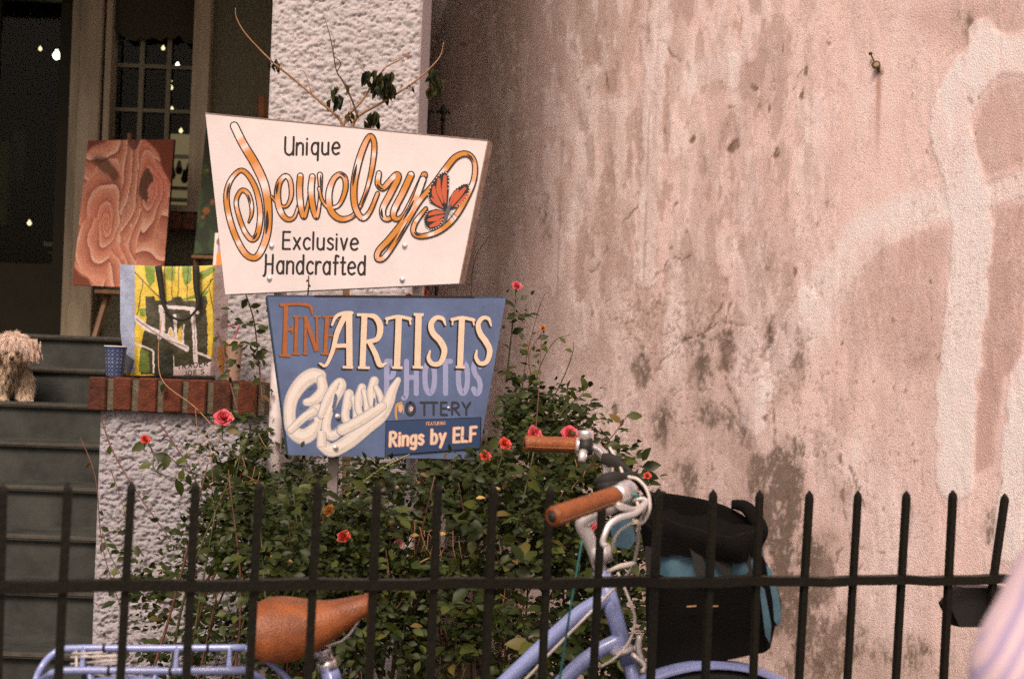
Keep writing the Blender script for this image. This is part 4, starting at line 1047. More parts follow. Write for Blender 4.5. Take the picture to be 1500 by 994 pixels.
b.build("edge_strip", mat("dark_blue_edge", (.045, .095, .16)), bs)
b = MB(); e = [PLB.at(460, 434.8), PLB.at(695, 436.2)]; b.prism([e[0] + PLB.n * .0012, e[1] + PLB.n * .0012, e[1] + PLB.n * .0012 + Vector((0, 0, .005)), e[0] + PLB.n * .0012 + Vector((0, 0, .005))], PLB.n * -.03)
b.build("edge_strip", M_ink, bs)
def C5(pts): return [(370 + p[0] / 3.68, 420 + p[1] / 3.68) for p in pts]
def strokes(lst, layers):
    layers = [(m_, h_ * .4, a_, b_, e_) for m_, h_, a_, b_, e_ in layers]
    """lst of (points in crop units, width); layers of (MB, h0, dx, dy, extra width)"""
    for mb, h0, dx, dy, ew in layers:
        for k, (pts, w) in enumerate(lst):
            P = [(p[0] + dx, p[1] + dy) for p in C5(pts)]
            ww = [a / 3.68 + ew for a in w] if not np.isscalar(w) else w / 3.68 + ew
            if len(P) == 2: P = [P[0], ((P[0][0] + P[1][0]) / 2, (P[0][1] + P[1][1]) / 2), P[1]]; ww = ww if np.isscalar(ww) else [ww[0], (ww[0] + ww[1]) / 2, ww[1]]
            ink(mb, PLB, P, ww, h0 + k * .000006, smooth=5 if len(pts) > 2 else 0, caps=len(pts) > 2)
photos = []
pm = MB()
letter(pm, PLB, "PHOTOS", (561, 581), (705, 580), 56, 0.1, .0006, gap=.2)   # thin skeleton below the bold one
pm = MB()
cw = [(563, 'P', 16), (592, 'H', 22), (619, 'O', 19), (642, 'T', 21), (668, 'O', 18), (690, 'S', 15)]
for x0, c, wd in cw:
    adv, st = GL[c]
    for k, s_ in enumerate(st):
        sx = wd / .48
        P = [(x0 + a * sx * .75 + 3.4, 576 - bb * 47) for a, bb in s_]
        if len(P) == 2: P = [P[0], ((P[0][0] + P[1][0]) / 2, (P[0][1] + P[1][1]) / 2), P[1]]
        ink(pm, PLB, P, 7.6, .0002 + k * .00001, smooth=5 if len(s_) > 2 else 0, caps=True)
    pm.build("letter", mat("pale_blue_sign_paint", (.34, .38, .62), .5, noise=.08, scale=60), bs); pm = MB()
fine = [([(180, 100), (178, 230), (172, 365)], 24), ([(155, 97), (230, 92), (300, 98), (318, 118), (322, 148)], [16, 14, 16, 14, 5]), ([(180, 235), (215, 225)], 12), ([(212, 205), (214, 250)], 8), ([(145, 368), (205, 372)], 12),
        ([(238, 165), (232, 358)], 18), ([(220, 160), (258, 160)], 9), ([(212, 360), (255, 363)], 9),
        ([(286, 165), (284, 358)], 13), ([(286, 168), (345, 345)], 20), ([(346, 165), (350, 345)], 12), ([(270, 162), (300, 162)], 8), ([(330, 160), (365, 162)], 8), ([(268, 360), (298, 362)], 8),
        ([(402, 165), (392, 358)], 20), ([(382, 162), (440, 160), (470, 185)], [9, 10, 4]), ([(398, 262), (436, 262)], 9), ([(374, 360), (430, 360), (460, 335)], [9, 11, 4])]
art = [([(500, 150), (458, 240), (438, 320), (418, 380), (392, 424), (362, 412)], [30, 28, 24, 20, 18, 10]), ([(520, 145), (522, 430)], 34), ([(428, 318), (512, 316)], 22), ([(428, 205), (450, 160), (490, 142), (535, 140)], [12, 18, 20, 18]), ([(485, 432), (542, 434)], 14),
       ([(603, 150), (592, 432)], 32), ([(562, 150), (620, 150)], 15), ([(605, 152), (660, 162), (688, 215), (672, 280), (606, 296)], [16, 28, 34, 28, 18]), ([(630, 300), (662, 360), (686, 420), (720, 412)], [24, 28, 28, 10]), ([(568, 434), (632, 436)], 14),
       ([(788, 165), (778, 432)], 34), ([(722, 172), (784, 160), (850, 172)], 18), ([(728, 170), (722, 200)], 10), ([(846, 172), (852, 205)], 10), ([(752, 434), (808, 436)], 14),
       ([(895, 150), (888, 430)], 34), ([(868, 148), (922, 150)], 15), ([(862, 432), (918, 434)], 15),
       ([(1040, 205), (1025, 172), (990, 166), (962, 200), (972, 248), (1012, 292), (1034, 345), (1012, 408), (970, 415), (948, 385), (956, 345)], [8, 20, 24, 30, 32, 34, 32, 28, 24, 22, 10]),
       ([(1128, 168), (1118, 430)], 32), ([(1075, 176), (1130, 166), (1192, 178)], 18), ([(1080, 176), (1076, 206)], 9), ([(1188, 176), (1194, 208)], 9), ([(1094, 432), (1146, 434)], 13),
       ([(1286, 210), (1272, 172), (1240, 168), (1216, 200), (1226, 250), (1258, 296), (1278, 345), (1262, 402), (1226, 412), (1204, 380), (1208, 342)], [8, 18, 22, 26, 30, 32, 30, 26, 22, 20, 10])]
M_cream = mat("cream_sign_paint", (.80, .66, .50), .5, noise=.06, scale=50)
M_rust = mat("rust_sign_paint", (.40, .13, .035), .5, noise=.15, scale=60)
for word, cuts, dark, light, off in ((fine, (5, 8, 14, 18), mat("dark_brown_sign_paint", (.11, .045, .03), .5), M_rust, (.0014, -.9, .8, 1.0, .0020)), (art, (5, 10, 15, 18, 19, 24, 25), M_ink, M_cream, (.0010, -2.0, 2.4, .6, .0028))):
    a_ = 0
    for c_ in cuts:
        x_, y_ = MB(), MB()
        strokes(word[a_:c_], [(x_, off[0], off[1], off[2], off[3]), (y_, off[4] + a_ * .00001, 0, 0, 0)])
        l_ = y_.build("letter", light, bs); x_.build("drop_shadow", dark, l_); a_ = c_
# puffy glass lettering
glass = [([(360, 480), (320, 478), (262, 520), (212, 600), (200, 690), (215, 770), (270, 805), (322, 775), (352, 700), (372, 668)], [60, 66, 64, 56, 50, 54, 66, 60, 50, 30]),
         ([(372, 500), (376, 560), (330, 610), (290, 620)], [40, 46, 44, 30]), ([(300, 690), (345, 660), (378, 650)], [40, 50, 30]), ([(205, 770), (280, 700), (330, 670)], [30, 34, 34]),
         ([(370, 690), (400, 610), (440, 540), (472, 510), (480, 540), (440, 620), (405, 700), (398, 770), (430, 800), (480, 760)], [30, 36, 36, 34, 36, 32, 34, 40, 44, 36]),
         ([(520, 575), (508, 640), (500, 700), (520, 740)], [40, 38, 34, 34]), ([(545, 600), (560, 660), (560, 720)], [26, 30, 34]),
         ([(590, 540), (572, 600), (575, 660), (600, 705)], [34, 34, 34, 34]), ([(600, 560), (615, 620), (618, 680)], [22, 26, 32]),
         ([(656, 505), (640, 570), (648, 630), (665, 670)], [38, 38, 34, 30]), ([(665, 540), (690, 590), (700, 640)], [22, 26, 26]),
         ([(378, 850), (430, 878), (520, 830), (620, 745), (690, 690), (730, 620), (752, 560), (785, 500)], [50, 56, 62, 66, 60, 52, 40, 22]),
         ([(480, 770), (560, 730), (640, 680), (700, 640)], [44, 46, 44, 36]), ([(372, 780), (372, 860)], [36, 40])]
ga, gb, gc = MB(), MB(), MB()
glass = [(p, [a * 1.16 for a in w]) for p, w in glass]
for k_, gs in enumerate(glass):
    z_ = .0010 + k_ * .00016
    strokes([(gs[0], [a * 1.04 for a in gs[1]])], [(ga, z_, -.2, .5, 2.0)])
    strokes([gs], [(gb, z_ + .00006, 0, 0, 0)])
    strokes([(gs[0], [max(3, a * .46) for a in gs[1]])], [(gc, z_ + .00012, -1.0, -1.4, 0)])
ga.build("lettering", mat("grey_blue_haze_paint", (.36, .39, .48), .6), bs); gb.build("lettering", mat("puffy_cream_paint", (.70, .64, .56), .6, noise=.12, scale=45), bs); gc.build("lettering", mat("puffy_white_paint", (.80, .75, .70), .6), bs)
go = MB()
strokes([([(300, 545), (325, 530)], 5), ([(250, 650), (262, 640)], 5), ([(285, 740), (330, 712)], 9), ([(430, 650), (445, 580), (450, 600), (432, 670)], 7), ([(430, 765), (455, 745)], 6), ([(525, 660), (530, 700)], 9), ([(590, 640), (594, 665)], 7), ([(655, 600), (650, 640)], 9)], [(go, .0105, 0, 0, 0)])
go.build("lettering", M_blue, bs)
# POTTERY
pt = MB()
for x0, c, wd in ((820 + 8, 'O', 44), (905, 'T', 44), (955, 'T', 44), (1015, 'E', 36), (1075, 'R', 40), (1130, 'Y', 46)):
    adv, st = GL[c]
    for k, s_ in enumerate(st):
        P = C5([(x0 + a * wd / .48, 688 - bb * 66) for a, bb in s_])
        if len(P) == 2: P = [P[0], ((P[0][0] + P[1][0]) / 2, (P[0][1] + P[1][1]) / 2), P[1]]
        ink(pt, PLB, P, 3.0 if c != 'O' else 4.2, .0012 + k * .00001, smooth=5 if len(s_) > 2 else 0)
    pt.build("letter", mat("dark_slate_sign_paint", (.035, .04, .055), .5), bs); pt = MB()
hp = MB(); strokes([([(800, 622), (776, 640), (772, 690), (778, 712)], [10, 14, 12, 8]), ([(800, 622), (812, 650), (812, 680)], [8, 8, 5])], [(hp, .0014, 0, 0, 0)]); hp.build("lettering", mat("golden_hair_paint", (.58, .34, .08), .5), bs)
hp = MB(); fill(hp, PLB, C5([(784, 640), (796, 630), (808, 642), (808, 665), (798, 680), (786, 668)]), .0012); fill(hp, PLB, C5([(843, 652), (855, 642), (866, 650), (862, 668), (850, 672)]), .0017); hp.build("lettering", mat("face_paint", (.66, .46, .36), .5), bs, kind="stuff")
# plaque
b = MB(); q = [PLB.at(*p, .0035) for p in C5([(718, 722), (1228, 702), (1224, 868), (712, 906)])]; b.prism(q, PLB.n * -.0033); plq = b.build("plaque", mat("navy_plaque", (.030, .065, .16), .5), bs)
b = MB(); q2 = C5([(718, 722), (1228, 702), (1224, 868), (712, 906)])
for i in range(4): ink(b, PLB, [q2[i], q2[(i + 1) % 4]], .9, .0038 + i * .00001, smooth=0)
b.build("border", M_ink, plq)
b = MB(); letter(b, PLB, "FEATURING", (624, 622.5), (652.5, 621.5), 4.6, .95, .0042, gap=.12); b.build("lettering", M_peach, plq)
bo_, bi_ = MB(), MB()
letter(bo_, PLB, "Rings by ELF", (571, 653), (698, 645), 20, 5.2, .0042, gap=.12); letter(bi_, PLB, "Rings by ELF", (571, 653), (698, 645), 20, 3.3, .0048, gap=.12)
bo_.build("lettering", mat("pink_sign_paint", (.66, .34, .28), .5), plq); bi_.build("lettering", mat("cream_sign_paint", (.80, .66, .50)), plq)
for (bx, by) in ((494.3, 609.5), (491, 655)):
    b = MB(); b.lathe(PLB.at(bx, by, .0024), [(.0075, 0), (.0075, .0015), (.005, .005), (.002, .006)], 14, PLB.n); b.build("bolt", M_alu, bs, True)
b = MB(); b.lathe(PLB.at(657, 597, .0012), [(.0045, 0), (.0035, .003)], 10, PLB.n); b.build("bolt", M_alu, bs, True)
M_postg = mat("grey_steel_post", (.30, .26, .25), .5, metal=.3, noise=.2, scale=50)
for bx in (493, 656):
    p = PLB.at(bx, 640, -.050); b = MB()
    b.box(p.x - .013, p.x + .013, p.y + .001, p.y + .005, 0, p.z + .25); b.box(p.x + .009, p.x + .013, p.y + .005, p.y + .028, 0, p.z + .25); b.build("post", M_postg, bs)

PLT = Plane(W(280, 540, YB - .042), (0, -1, 0))
for t_, a_, b_, h_ in (("TRADER", (260, 541), (306, 536), 7.5), ("JOE'S", (269, 550), (300, 547), 6.5)):
    b = MB(); letter(b, PLT, t_, a_, b_, h_, 1.5, .0, gap=.14, caps=False); b.build("lettering", M_ink, tote)

# ------------------------------------------------------------------ paper cups
cup = empty("paper_cup", W(168, 551, YB - .04), "blue patterned paper cup standing left of the printed shopping bag", "cup")
def cup_mesh(px0, px1, py0, py1, Y, fcol, parent, nm, taper=.76, n=64, m=60):
    base = W((px0 + px1) / 2, py1, Y); base.z = zc1 + .001; r1 = (px1 - px0) / 2 / F * Y; hgt = (py1 - py0) / F * Y
    A, Hh = np.meshgrid(np.linspace(0, 2 * math.pi, n), np.linspace(0, 1, m))
    rr = r1 * (taper + (1 - taper) * Hh); X = base.x + rr * np.cos(A); Yv = base.y + rr * np.sin(A); Z = base.z + Hh * hgt
    V = np.stack([X, Yv, Z], -1)
    mesh_obj(nm, V.reshape(-1, 3), grid_faces(m, n), mat_attr("printed_paper", rough=.45, bump=.05, grain=.05, spec=.4), parent, True, col=fcol(A, Hh).reshape(-1, 3))
    return base, r1, hgt
def cupcol(A, Hh):
    u = A / (2 * math.pi) * 14; v = Hh * 7.5
    fu = (u % 1) - .5; fv = (v % 1) - .5; d = np.abs(np.abs(fu) + np.abs(fv) - .3)
    m = ((d < .07) | (np.hypot(fu, fv) < .11) | (np.hypot(np.abs(fu) - .5, np.abs(fv) - .5) < .13) | ((np.abs(fu) < .04) & (np.abs(fv) > .3))) & (Hh < .93)
    c = np.ones(A.shape + (3,)) * np.array([.018, .036, .12]); c = mixc(c, (.22, .26, .36), m.astype(float))
    return mixc(c, (.035, .065, .2), (Hh > .93).astype(float))
bs_, r_, h_ = cup_mesh(152, 184, 508, 551, YB - .04, cupcol, cup, "sleeve")
b = MB(); b.lathe(bs_ + Vector((0, 0, h_)), [(r_ * .9, -.001), (r_ + .0015, -.001), (r_ + .002, .001), (r_ + .0005, .003), (r_ - .003, .002), (r_ - .003, -.03)], 28); b.build("rim", mat("white_paper", (.6, .58, .6), .6), cup, True)
cup2 = empty("paper_cup", W(346, 548, YB + .02), "tan paper cup with a lid and pink straw standing right of the printed shopping bag", "cup")
bs_, r_, h_ = cup_mesh(329, 354, 496, 549, YB + .06, lambda A, Hh: np.ones(A.shape + (3,)) * np.array([.36, .25, .185]), cup2, "sleeve")
b = MB(); b.lathe(bs_ + Vector((0, 0, h_)), [(r_ * .9, -.002), (r_ + .003, -.002), (r_ + .003, .003), (r_, .006), (r_ * .9, .014), (r_ * .2, .014)], 28); b.build("lid", mat("tan_lid", (.42, .31, .25), .5), cup2, True)
tp = bs_ + Vector((0, 0, h_ + .01)); b = MB(); b.tube([tp, tp + Vector((.004, 0, .022)), W(351, 476, YB + .05), ], .0028, 8, smooth=4); 
b.tube([W(331, 478, YB + .06), W(354, 472, YB + .05)], .003, 8); b.build("straw", mat("pink_straw", (.55, .12, .22), .4), cup2, True)

# ------------------------------------------------------------------ iron railing with spear heads in the alley
rail2 = empty("iron_railing", W(636, 480, 5.7), "short black spear-headed railing just right of the white column, behind the signs", "railing")
for px in (625, 648):
    p = W(px, 205, 5.7); z1 = PZ(px, 153, 5.7); b = MB(); b.tube([(p.x, p.y, 0), (p.x, p.y, z1 - .06)], .0075, 8); 
    s_ = .058
    b.lathe((p.x, p.y, z1 - .062), [(.008, 0), (.013, .004), (.008, .010), (.006, .02), (.016, .034), (.012, .048), (.002, .064)], 10)
    for sg in (-1, 1): b.tube([(p.x, p.y, z1 - .045), (p.x + sg * .012, p.y, z1 - .030), (p.x + sg * .022, p.y, z1 - .028), (p.x + sg * .026, p.y, z1 - .038)], [.005, .006, .006, .003], 6, smooth=3)
    b.build("spear_picket", M_iron, rail2, True)
for z in (1.5, .3):
    a = W(608, 205, 5.7); c = W(662, 205, 5.7); b = MB(); b.box(a.x, c.x, 5.69, 5.712, z, z + .03); b.build("rail", M_iron, rail2)

# ------------------------------------------------------------------ front fence
FA = np.array([PX(0, 850, 2.15), 2.15]); FB = np.array([PX(1472, 850, 2.92), 2.92])
def fence_pt(px, py, off=0.0):
    """point on the fence plane seen at (px,py)"""
    d = np.array(W(px, py, 1.0)) - np.array([0, 0, EYE]); dirv = FB - FA; n = np.array([dirv[1], -dirv[0]]); n = n / np.linalg.norm(n)
    if n[1] > 0: n = -n
    t = ((FA[0] + n[0] * off) * n[0] + (FA[1] + n[1] * off) * n[1]) / (d[0] * n[0] + d[1] * n[1])
    return Vector((0, 0, EYE)) + Vector(d) * t
fdir = Vector((*(FB - FA), 0)).normalized(); fnor = Vector((fdir.y, -fdir.x, 0))
fence = empty("iron_fence", (float(FA[0] + FB[0]) / 2, float(FA[1] + FB[1]) / 2, 0), "black iron picket fence with pointed bars crossing the whole foreground", "fence")
pk = [(5, 705, 4), (100, 705, 7), (193, 703, 8), (287, 703, 7), (380, 703, 7), (466, 703, 7), (553, 704, 6), (642, 705, 6), (723, 708, 6), (806, 711, 6), (883, 712, 7), (965, 714, 6), (1045, 716, 6), (1113, 717, 5), (1186, 718, 8), (1257, 718, 8), (1328, 718, 8), (1396, 717, 7), (1472, 722, 19)]
pk = [(-88, 706, 6), (-180, 706, 6)] + pk + [(1548, 722, 8), (1622, 722, 8)]
for px, py, lean in pk:
    top = fence_pt(px, py); mid = fence_pt(px - lean, py + 140)
    d = (mid - top) / (top.z - mid.z); bot = top + d * (top.z + .0)
    if abs(d.x) > .1: bot = mid + Vector((.0, 0, -1)) * mid.z      # the bent bar straightens below the rail
    hw = .0061 + random.uniform(-.0003, .0003); V = []
    path = [(bot, 1), (mid, 1), (top - Vector((0, 0, .014)), 1), (top - Vector((0, 0, .008)), .82), (top, .12)]
    for c, k in path:
        for a, e in ((-1, -1), (1, -1), (1, 1), (-1, 1)): V.append(c + fdir * a * hw * k + fnor * e * hw * k)
    b = MB(); b.add(V, [(3, 2, 1, 0)] + [(i * 4 + j, i * 4 + (j + 1) % 4, i * 4 + 4 + (j + 1) % 4, i * 4 + 4 + j) for i in range(4) for j in range(4)] + [(16, 17, 18, 19)])
    b.build("picket", M_iron, fence)
for ya, yb_, nm in ((859, 848, "rail"), (1560, 1420, "rail")):
    A = fence_pt(-190, ya + 1); B = fence_pt(1625, yb_ - 1)
    if nm == "rail" and ya > 1000: A.z = .12; B.z = .12
    N = 40; V = []
    for i in range(N + 1):
        c = A.lerp(B, i / N) + Vector((0, 0, .0016 * math.sin(i * 1.3) + .001 * math.sin(i * 3.1)))
        for a, e in ((-.0085, -.013), (.0085, -.013), (.0085, .013), (-.0085, .013)): V.append(c + Vector((0, 0, a)) + fnor * -e)
    b = MB(); b.add(V, [(0, 1, 2, 3), (N * 4 + 3, N * 4 + 2, N * 4 + 1, N * 4)] + [(i * 4 + j, i * 4 + 4 + j, i * 4 + 4 + (j + 1) % 4, i * 4 + (j + 1) % 4) for i in range(N) for j in range(4)])
    b.build(nm, M_iron, fence)
# dark faceted box under the rail at the right
o_ = [(1391, 885), (1401, 868), (1421, 853), (1466, 853), (1484, 872), (1484, 900), (1466, 919), (1405, 919), (1392, 905)]
o_ = [(1391, 886), (1414, 860), (1480, 860), (1500, 886), (1480, 918), (1406, 918)]
b = MB(); q = [fence_pt(p[0], p[1], -.012) for p in o_]; b.prism(q, fnor * -.035); tag(b.build("lock_box", mat("black_box_paint", (.014, .013, .011), .5)), "black flat-sided box fixed under the fence rail beside the striped shirt", "box")

# ------------------------------------------------------------------ bicycle
def T(pts): return [W(p[0], p[1], p[2]) for p in pts]
bike = empty("bicycle", (-.15, 2.6, 0), "lavender bicycle with brown saddle and grips leaning on the black fence", "bicycle")
# frame tubes
fr = MB()
BB = W(588, 1245, 2.62)
ht0, ht1 = W(887, 858, 2.70), W(916, 952, 2.71)
hd = (ht1 - ht0).normalized()
fr.tube([W(880, 835, 2.70), W(922, 972, 2.712)], .0165, 16)
fr.tube(T([(893, 872, 2.70), (840, 905, 2.70), (742, 996, 2.69), (640, 1090, 2.66), (545, 1140, 2.62)]), .0148, 14, smooth=4)
fr.tube(T([(912, 935, 2.705), (870, 957, 2.70), (825, 996, 2.695), (720, 1110, 2.67)]) + [BB], .0150, 14, smooth=4)
fr.tube([W(478, 975, 2.58), BB], .0148, 14)
hubr = Vector((W(190, 1200, 2.47).x, 2.47, .34)); hubf = Vector((W(1035, 1200, 2.83).x, 2.83, .34))
for s_ in (-.05, .05):
    o2 = Vector((.0, s_, 0)); fr.tube([BB + o2 * .5, hubr + o2 * 1.2], .009, 8); fr.tube([W(487, 1000, 2.58) + o2 * .4, hubr + o2 * 1.2], .008, 8)
fr.build("frame", M_lav, bike, True)
fk = MB(); 
for s_ in (-.045, .045): fk.tube([W(922, 972, 2.712) + Vector((0, s_ * .4, 0)), W(932, 1010, 2.73) + Vector((0, s_, 0)), W(985, 1150, 2.79) + Vector((0, s_, 0)), hubf + Vector((0, s_, 0))], [.013, .012, .010, .008], 10, smooth=4)
fk.build("fork", M_lav, bike, True)
for nm, hub in (("rear", hubr), ("front", hubf)):
    axd = Vector((.10, 1, 0)).normalized() if nm == "rear" else Vector((-.20, 1, 0)).normalized()
    xd = Vector((axd.y, -axd.x, 0))
    ring = lambda rad, n=48: [hub + xd * math.cos(2 * math.pi * i / n) * rad + Vector((0, 0, math.sin(2 * math.pi * i / n) * rad)) for i in range(n + 1)]
    wh = MB(); wh.lathe(hub - axd * .03, [(.01, 0), (.022, .004), (.014, .012), (.014, .048), (.022, .056), (.01, .06)], 16, axd); w_ = wh.build("wheel", M_chrome, bike, True)
    t = MB(); t.tube(ring(.318), .018, 10, cap=False); t.build("tyre", M_rubber, w_, True)
    t = MB(); t.tube(ring(.296), .010, 8, cap=False)
    for i in range(28):
        a = 2 * math.pi * i / 28; t.tube([hub + axd * (.025 if i % 2 else -.025), hub + xd * math.cos(a) * .292 + Vector((0, 0, math.sin(a) * .292))], .001, 4, cap=False)
    t.build("rim", M_alu, w_, True)
    # mudguard: arched strip with a U section
    V = []; n = 36; a0, a1_ = (R(20), R(200)) if nm == "rear" else (R(15), R(165))
    for i in range(n + 1):
        a = a0 + (a1_ - a0) * i / n
        for k in range(7):
            bb = R(-75 + 25 * k); rad = .352 + .012 * (math.cos(bb) - 1) * 1.6
            V.append(hub + (xd * math.cos(a) + Vector((0, 0, math.sin(a)))) * rad + axd * math.sin(bb) * .027)
    t = MB(); t.add(V, [(i * 7 + k, i * 7 + k + 1, i * 7 + k + 8, i * 7 + k + 7) for i in range(n) for k in range(6)]); 
    g_ = t.build("mudguard", M_lav, bike, True); md = g_.modifiers.new("thick", 'SOLIDIFY'); md.thickness = .0015
# crank
t = MB(); t.lathe(BB - Vector((0, .07, 0)), [(.075, 0), (.09, .001), (.09, .004), (.07, .005)], 40, (0, 1, 0)); t.tube([BB + Vector((0, -.08, 0)), BB + Vector((.16, -.09, -.05))], .009, 8); t.tube([BB + Vector((0, .08, 0)), BB + Vector((-.16, .09, .05))], .009, 8); t.build("crank", M_alu, bike)
for sg in (-1, 1):
    c = BB + Vector((.16 * -sg * -1 if sg < 0 else -.16, .12 * sg, -.05 if sg < 0 else .05)); c = BB + (Vector((.16, -.12, -.05)) if sg < 0 else Vector((-.16, .12, .05)))
    t = MB(); t.box(c.x - .045, c.x + .045, c.y - .045, c.y + .045, c.z - .012, c.z + .012, .004); t.build("pedal", M_rubber, bike)
# stem and handlebar
st = MB(); st.tube(T([(884, 850, 2.70), (872, 812, 2.695), (862, 788, 2.69), (853, 768, 2.685), (862, 758, 2.68), (880, 748, 2.67), (898, 738, 2.66)]), [.0125, .013, .0135, .014, .0145, .014, .0135], 12, smooth=4)
st.tube(T([(886, 742, 2.63), (902, 735, 2.70)]), .018, 12); st.build("stem", M_alu, bike, True)
hbm = MB()
hbm.tube(T([(843, 652, 2.93), (862, 655, 2.93), (880, 662, 2.915), (890, 680, 2.88), (892, 705, 2.82), (894, 725, 2.74), (898, 735, 2.67), (912, 733, 2.60), (924, 728, 2.52), (920, 721, 2.46), (900, 724, 2.415), (885, 730, 2.40)]), .0112, 14, smooth=5)
hbm.build("handlebar", M_chrome, bike, True)
def grip(A, B, r0, r1, nm):
    A = Vector(A); B = Vector(B); d = (B - A); L = d.length; n = 26
    g = MB(); pts = [A + d * (i / n) for i in range(n + 1)]
    rr = [r0 + (r1 - r0) * i / n + .0004 * math.sin(i * 2.2) for i in range(n + 1)]; rr[0] *= .9; rr[-1] *= .93
    g.tube(pts, rr, 24); o = g.build(nm, M_leather, bike, True)
    e = MB(); dn = d.normalized()
    e.lathe(A + dn * .001, [(rr[0] * .55, -.001), (rr[0] * .50, .003), (rr[0] * .1, .004)], 16, -dn); e.build("end_plug", M_rubber, o, True)
    e = MB(); e.lathe(A, [(rr[0] * .62, -.002), (rr[0] * .74, .0015), (rr[0] * .80, .001), (rr[0] * .86, -.002)], 24, -dn); e.build("end_ring", M_leather, o, True)
    s2 = MB(); u = dn.cross(Vector((0, 0, 1))).normalized(); w2 = dn.cross(u)
    for k in range(30):
        p = A + d * ((k + .5) / 30); rad = r0 + (r1 - r0) * k / 30 + .0005
        q = p + (u * .55 + w2 * -.83).normalized() * rad if nm == "x" else p - (w2 * .35 + u * .9).normalized() * -rad
        s2.tube([q - dn * .0014, q + dn * .0014], .0007, 5)
    s2.build("stitching", mat("tan_thread", (.45, .25, .12), .8), o)
    return o
grip(W(809, 757, 2.29), W(902, 725, 2.412), .0172, .0158, "grip")
grip(W(769, 649, 2.90), W(843, 652, 2.93), .0165, .0160, "grip")
# clamps, bell, shifter lumps
t = MB(); t.tube(T([(902, 725, 2.412), (914, 722, 2.43)]), .0165, 14); t.build("brake_clamp", M_alu, bike, True)
t = MB(); t.tube(T([(843, 652, 2.93), (853, 653, 2.93)]), .0175, 14); t.build("brake_clamp", M_alu, bike, True)
t = MB(); c = W(858, 646, 2.92); t.lathe(c, [(.014, 0), (.0165, .003), (.0168, .018), (.0155, .022), (.004, .0235)], 22, UP); bell = t.build("bell", M_chrome, bike, True)
t = MB(); t.tube(T([(850, 654, 2.915), (868, 654, 2.91)]), .018, 12); t.build("mount", M_rubber, bell, True)
t = MB(); t.tube(T([(845, 664, 2.93), (860, 668, 2.92), (866, 663, 2.91)]), .006, 8, smooth=3); t.tube(T([(855, 660, 2.90), (852, 676, 2.89)]), .009, 8); t.build("brake_lever", M_alu, bike, True)
# near brake: bracket, lever blade
def flatbar(name, pts, w, th, m, par=bike):
    t = MB(); P = crv([tuple(W(p[0], p[1], p[2])) + (k,) for p, k in zip(pts, w)], 5)
    V = []
    for i in range(len(P)):
        c = Vector(P[i][:3]); a = Vector(P[max(0, i - 1)][:3]); bq = Vector(P[min(len(P) - 1, i + 1)][:3]); d = (bq - a).normalized()
        n = d.cross(Vector((0, 1, 0))).normalized(); hw = P[i][3] / 2
        for (s1, s2) in ((-1, -.6), (-.6, -1), (.6, -1), (1, -.6), (1, .6), (.6, 1), (-.6, 1), (-1, .6)): V.append(c + n * hw * s1 + Vector((0, 1, 0)) * th / 2 * s2)
    N = len(P); t.add(V, [tuple(range(7, -1, -1)), tuple(range(N * 8 - 8, N * 8))] + [(i * 8 + j, i * 8 + (j + 1) % 8, i * 8 + 8 + (j + 1) % 8, i * 8 + 8 + j) for i in range(N - 1) for j in range(8)])
    return t.build(name, m, par, True)
flatbar("brake_bracket", [(890, 721, 2.40), (897, 733, 2.40), (910, 742, 2.40), (928, 748, 2.42), (940, 742, 2.44), (946, 734, 2.45), (938, 730, 2.46), (926, 733, 2.46)], [.008, .012, .013, .014, .012, .010, .008, .005], .012, M_alu)
flatbar("brake_lever", [(944, 740, 2.42), (930, 752, 2.40), (908, 758, 2.385), (893, 768, 2.375), (886, 782, 2.37), (883, 794, 2.37), (887, 799, 2.37)], [.006, .010, .011, .010, .009, .010, .010], .009, M_alu)
t = MB(); t.tube(T([(906, 716, 2.44), (920, 712, 2.45), (928, 722, 2.45)]), [.010, .012, .010], 12, smooth=3); t.lathe(W(908, 719, 2.425), [(.004, 0), (.006, .003), (.003, .006)], 10, (0, -1, 0)); t.build("shift_pod", M_chrome, bike, True)
t = MB(); t.tube(T([(922, 722, 2.43), (937, 727, 2.43)]), .003, 8); t.build("cable_stop", mat("teal_plastic", (.02, .20, .19), .4), bike, True)
# cables
for nm, pts, r in (("cable", [(893, 655, 2.90), (905, 675, 2.86), (916, 702, 2.78), (928, 722, 2.70), (938, 748, 2.66)], .0030),
                ("cable", [(920, 698, 2.50), (935, 702, 2.49), (948, 718, 2.48), (952, 742, 2.47), (944, 762, 2.46), (934, 768, 2.45)], .0028),
                ("cable", [(946, 742, 2.46), (936, 772, 2.50), (934, 800, 2.56), (925, 832, 2.62), (905, 856, 2.66), (868, 893, 2.655), (800, 962, 2.645), (770, 994, 2.64), (700, 1060, 2.62)], .0028),
                ("cable", [(928, 764, 2.47), (908, 777, 2.46), (899, 792, 2.46), (897, 805, 2.47)], .0026),
                ("cable", [(905, 838, 2.66), (918, 868, 2.64), (930, 905, 2.63), (922, 938, 2.63), (902, 962, 2.63), (880, 976, 2.64)], .0026),
                ("cable", [(940, 750, 2.45), (945, 765, 2.46), (954, 772, 2.47)], .0010)):
    t = MB(); t.tube(T(pts), r, 8, smooth=6); t.build(nm, M_cable if r > .002 else M_rubber, bike, True)
flatbar("rack_bracket", [(888, 838, 2.60), (905, 830, 2.60), (922, 826, 2.60), (932, 823, 2.60)], [.005, .008, .009, .004], .004, M_cable)
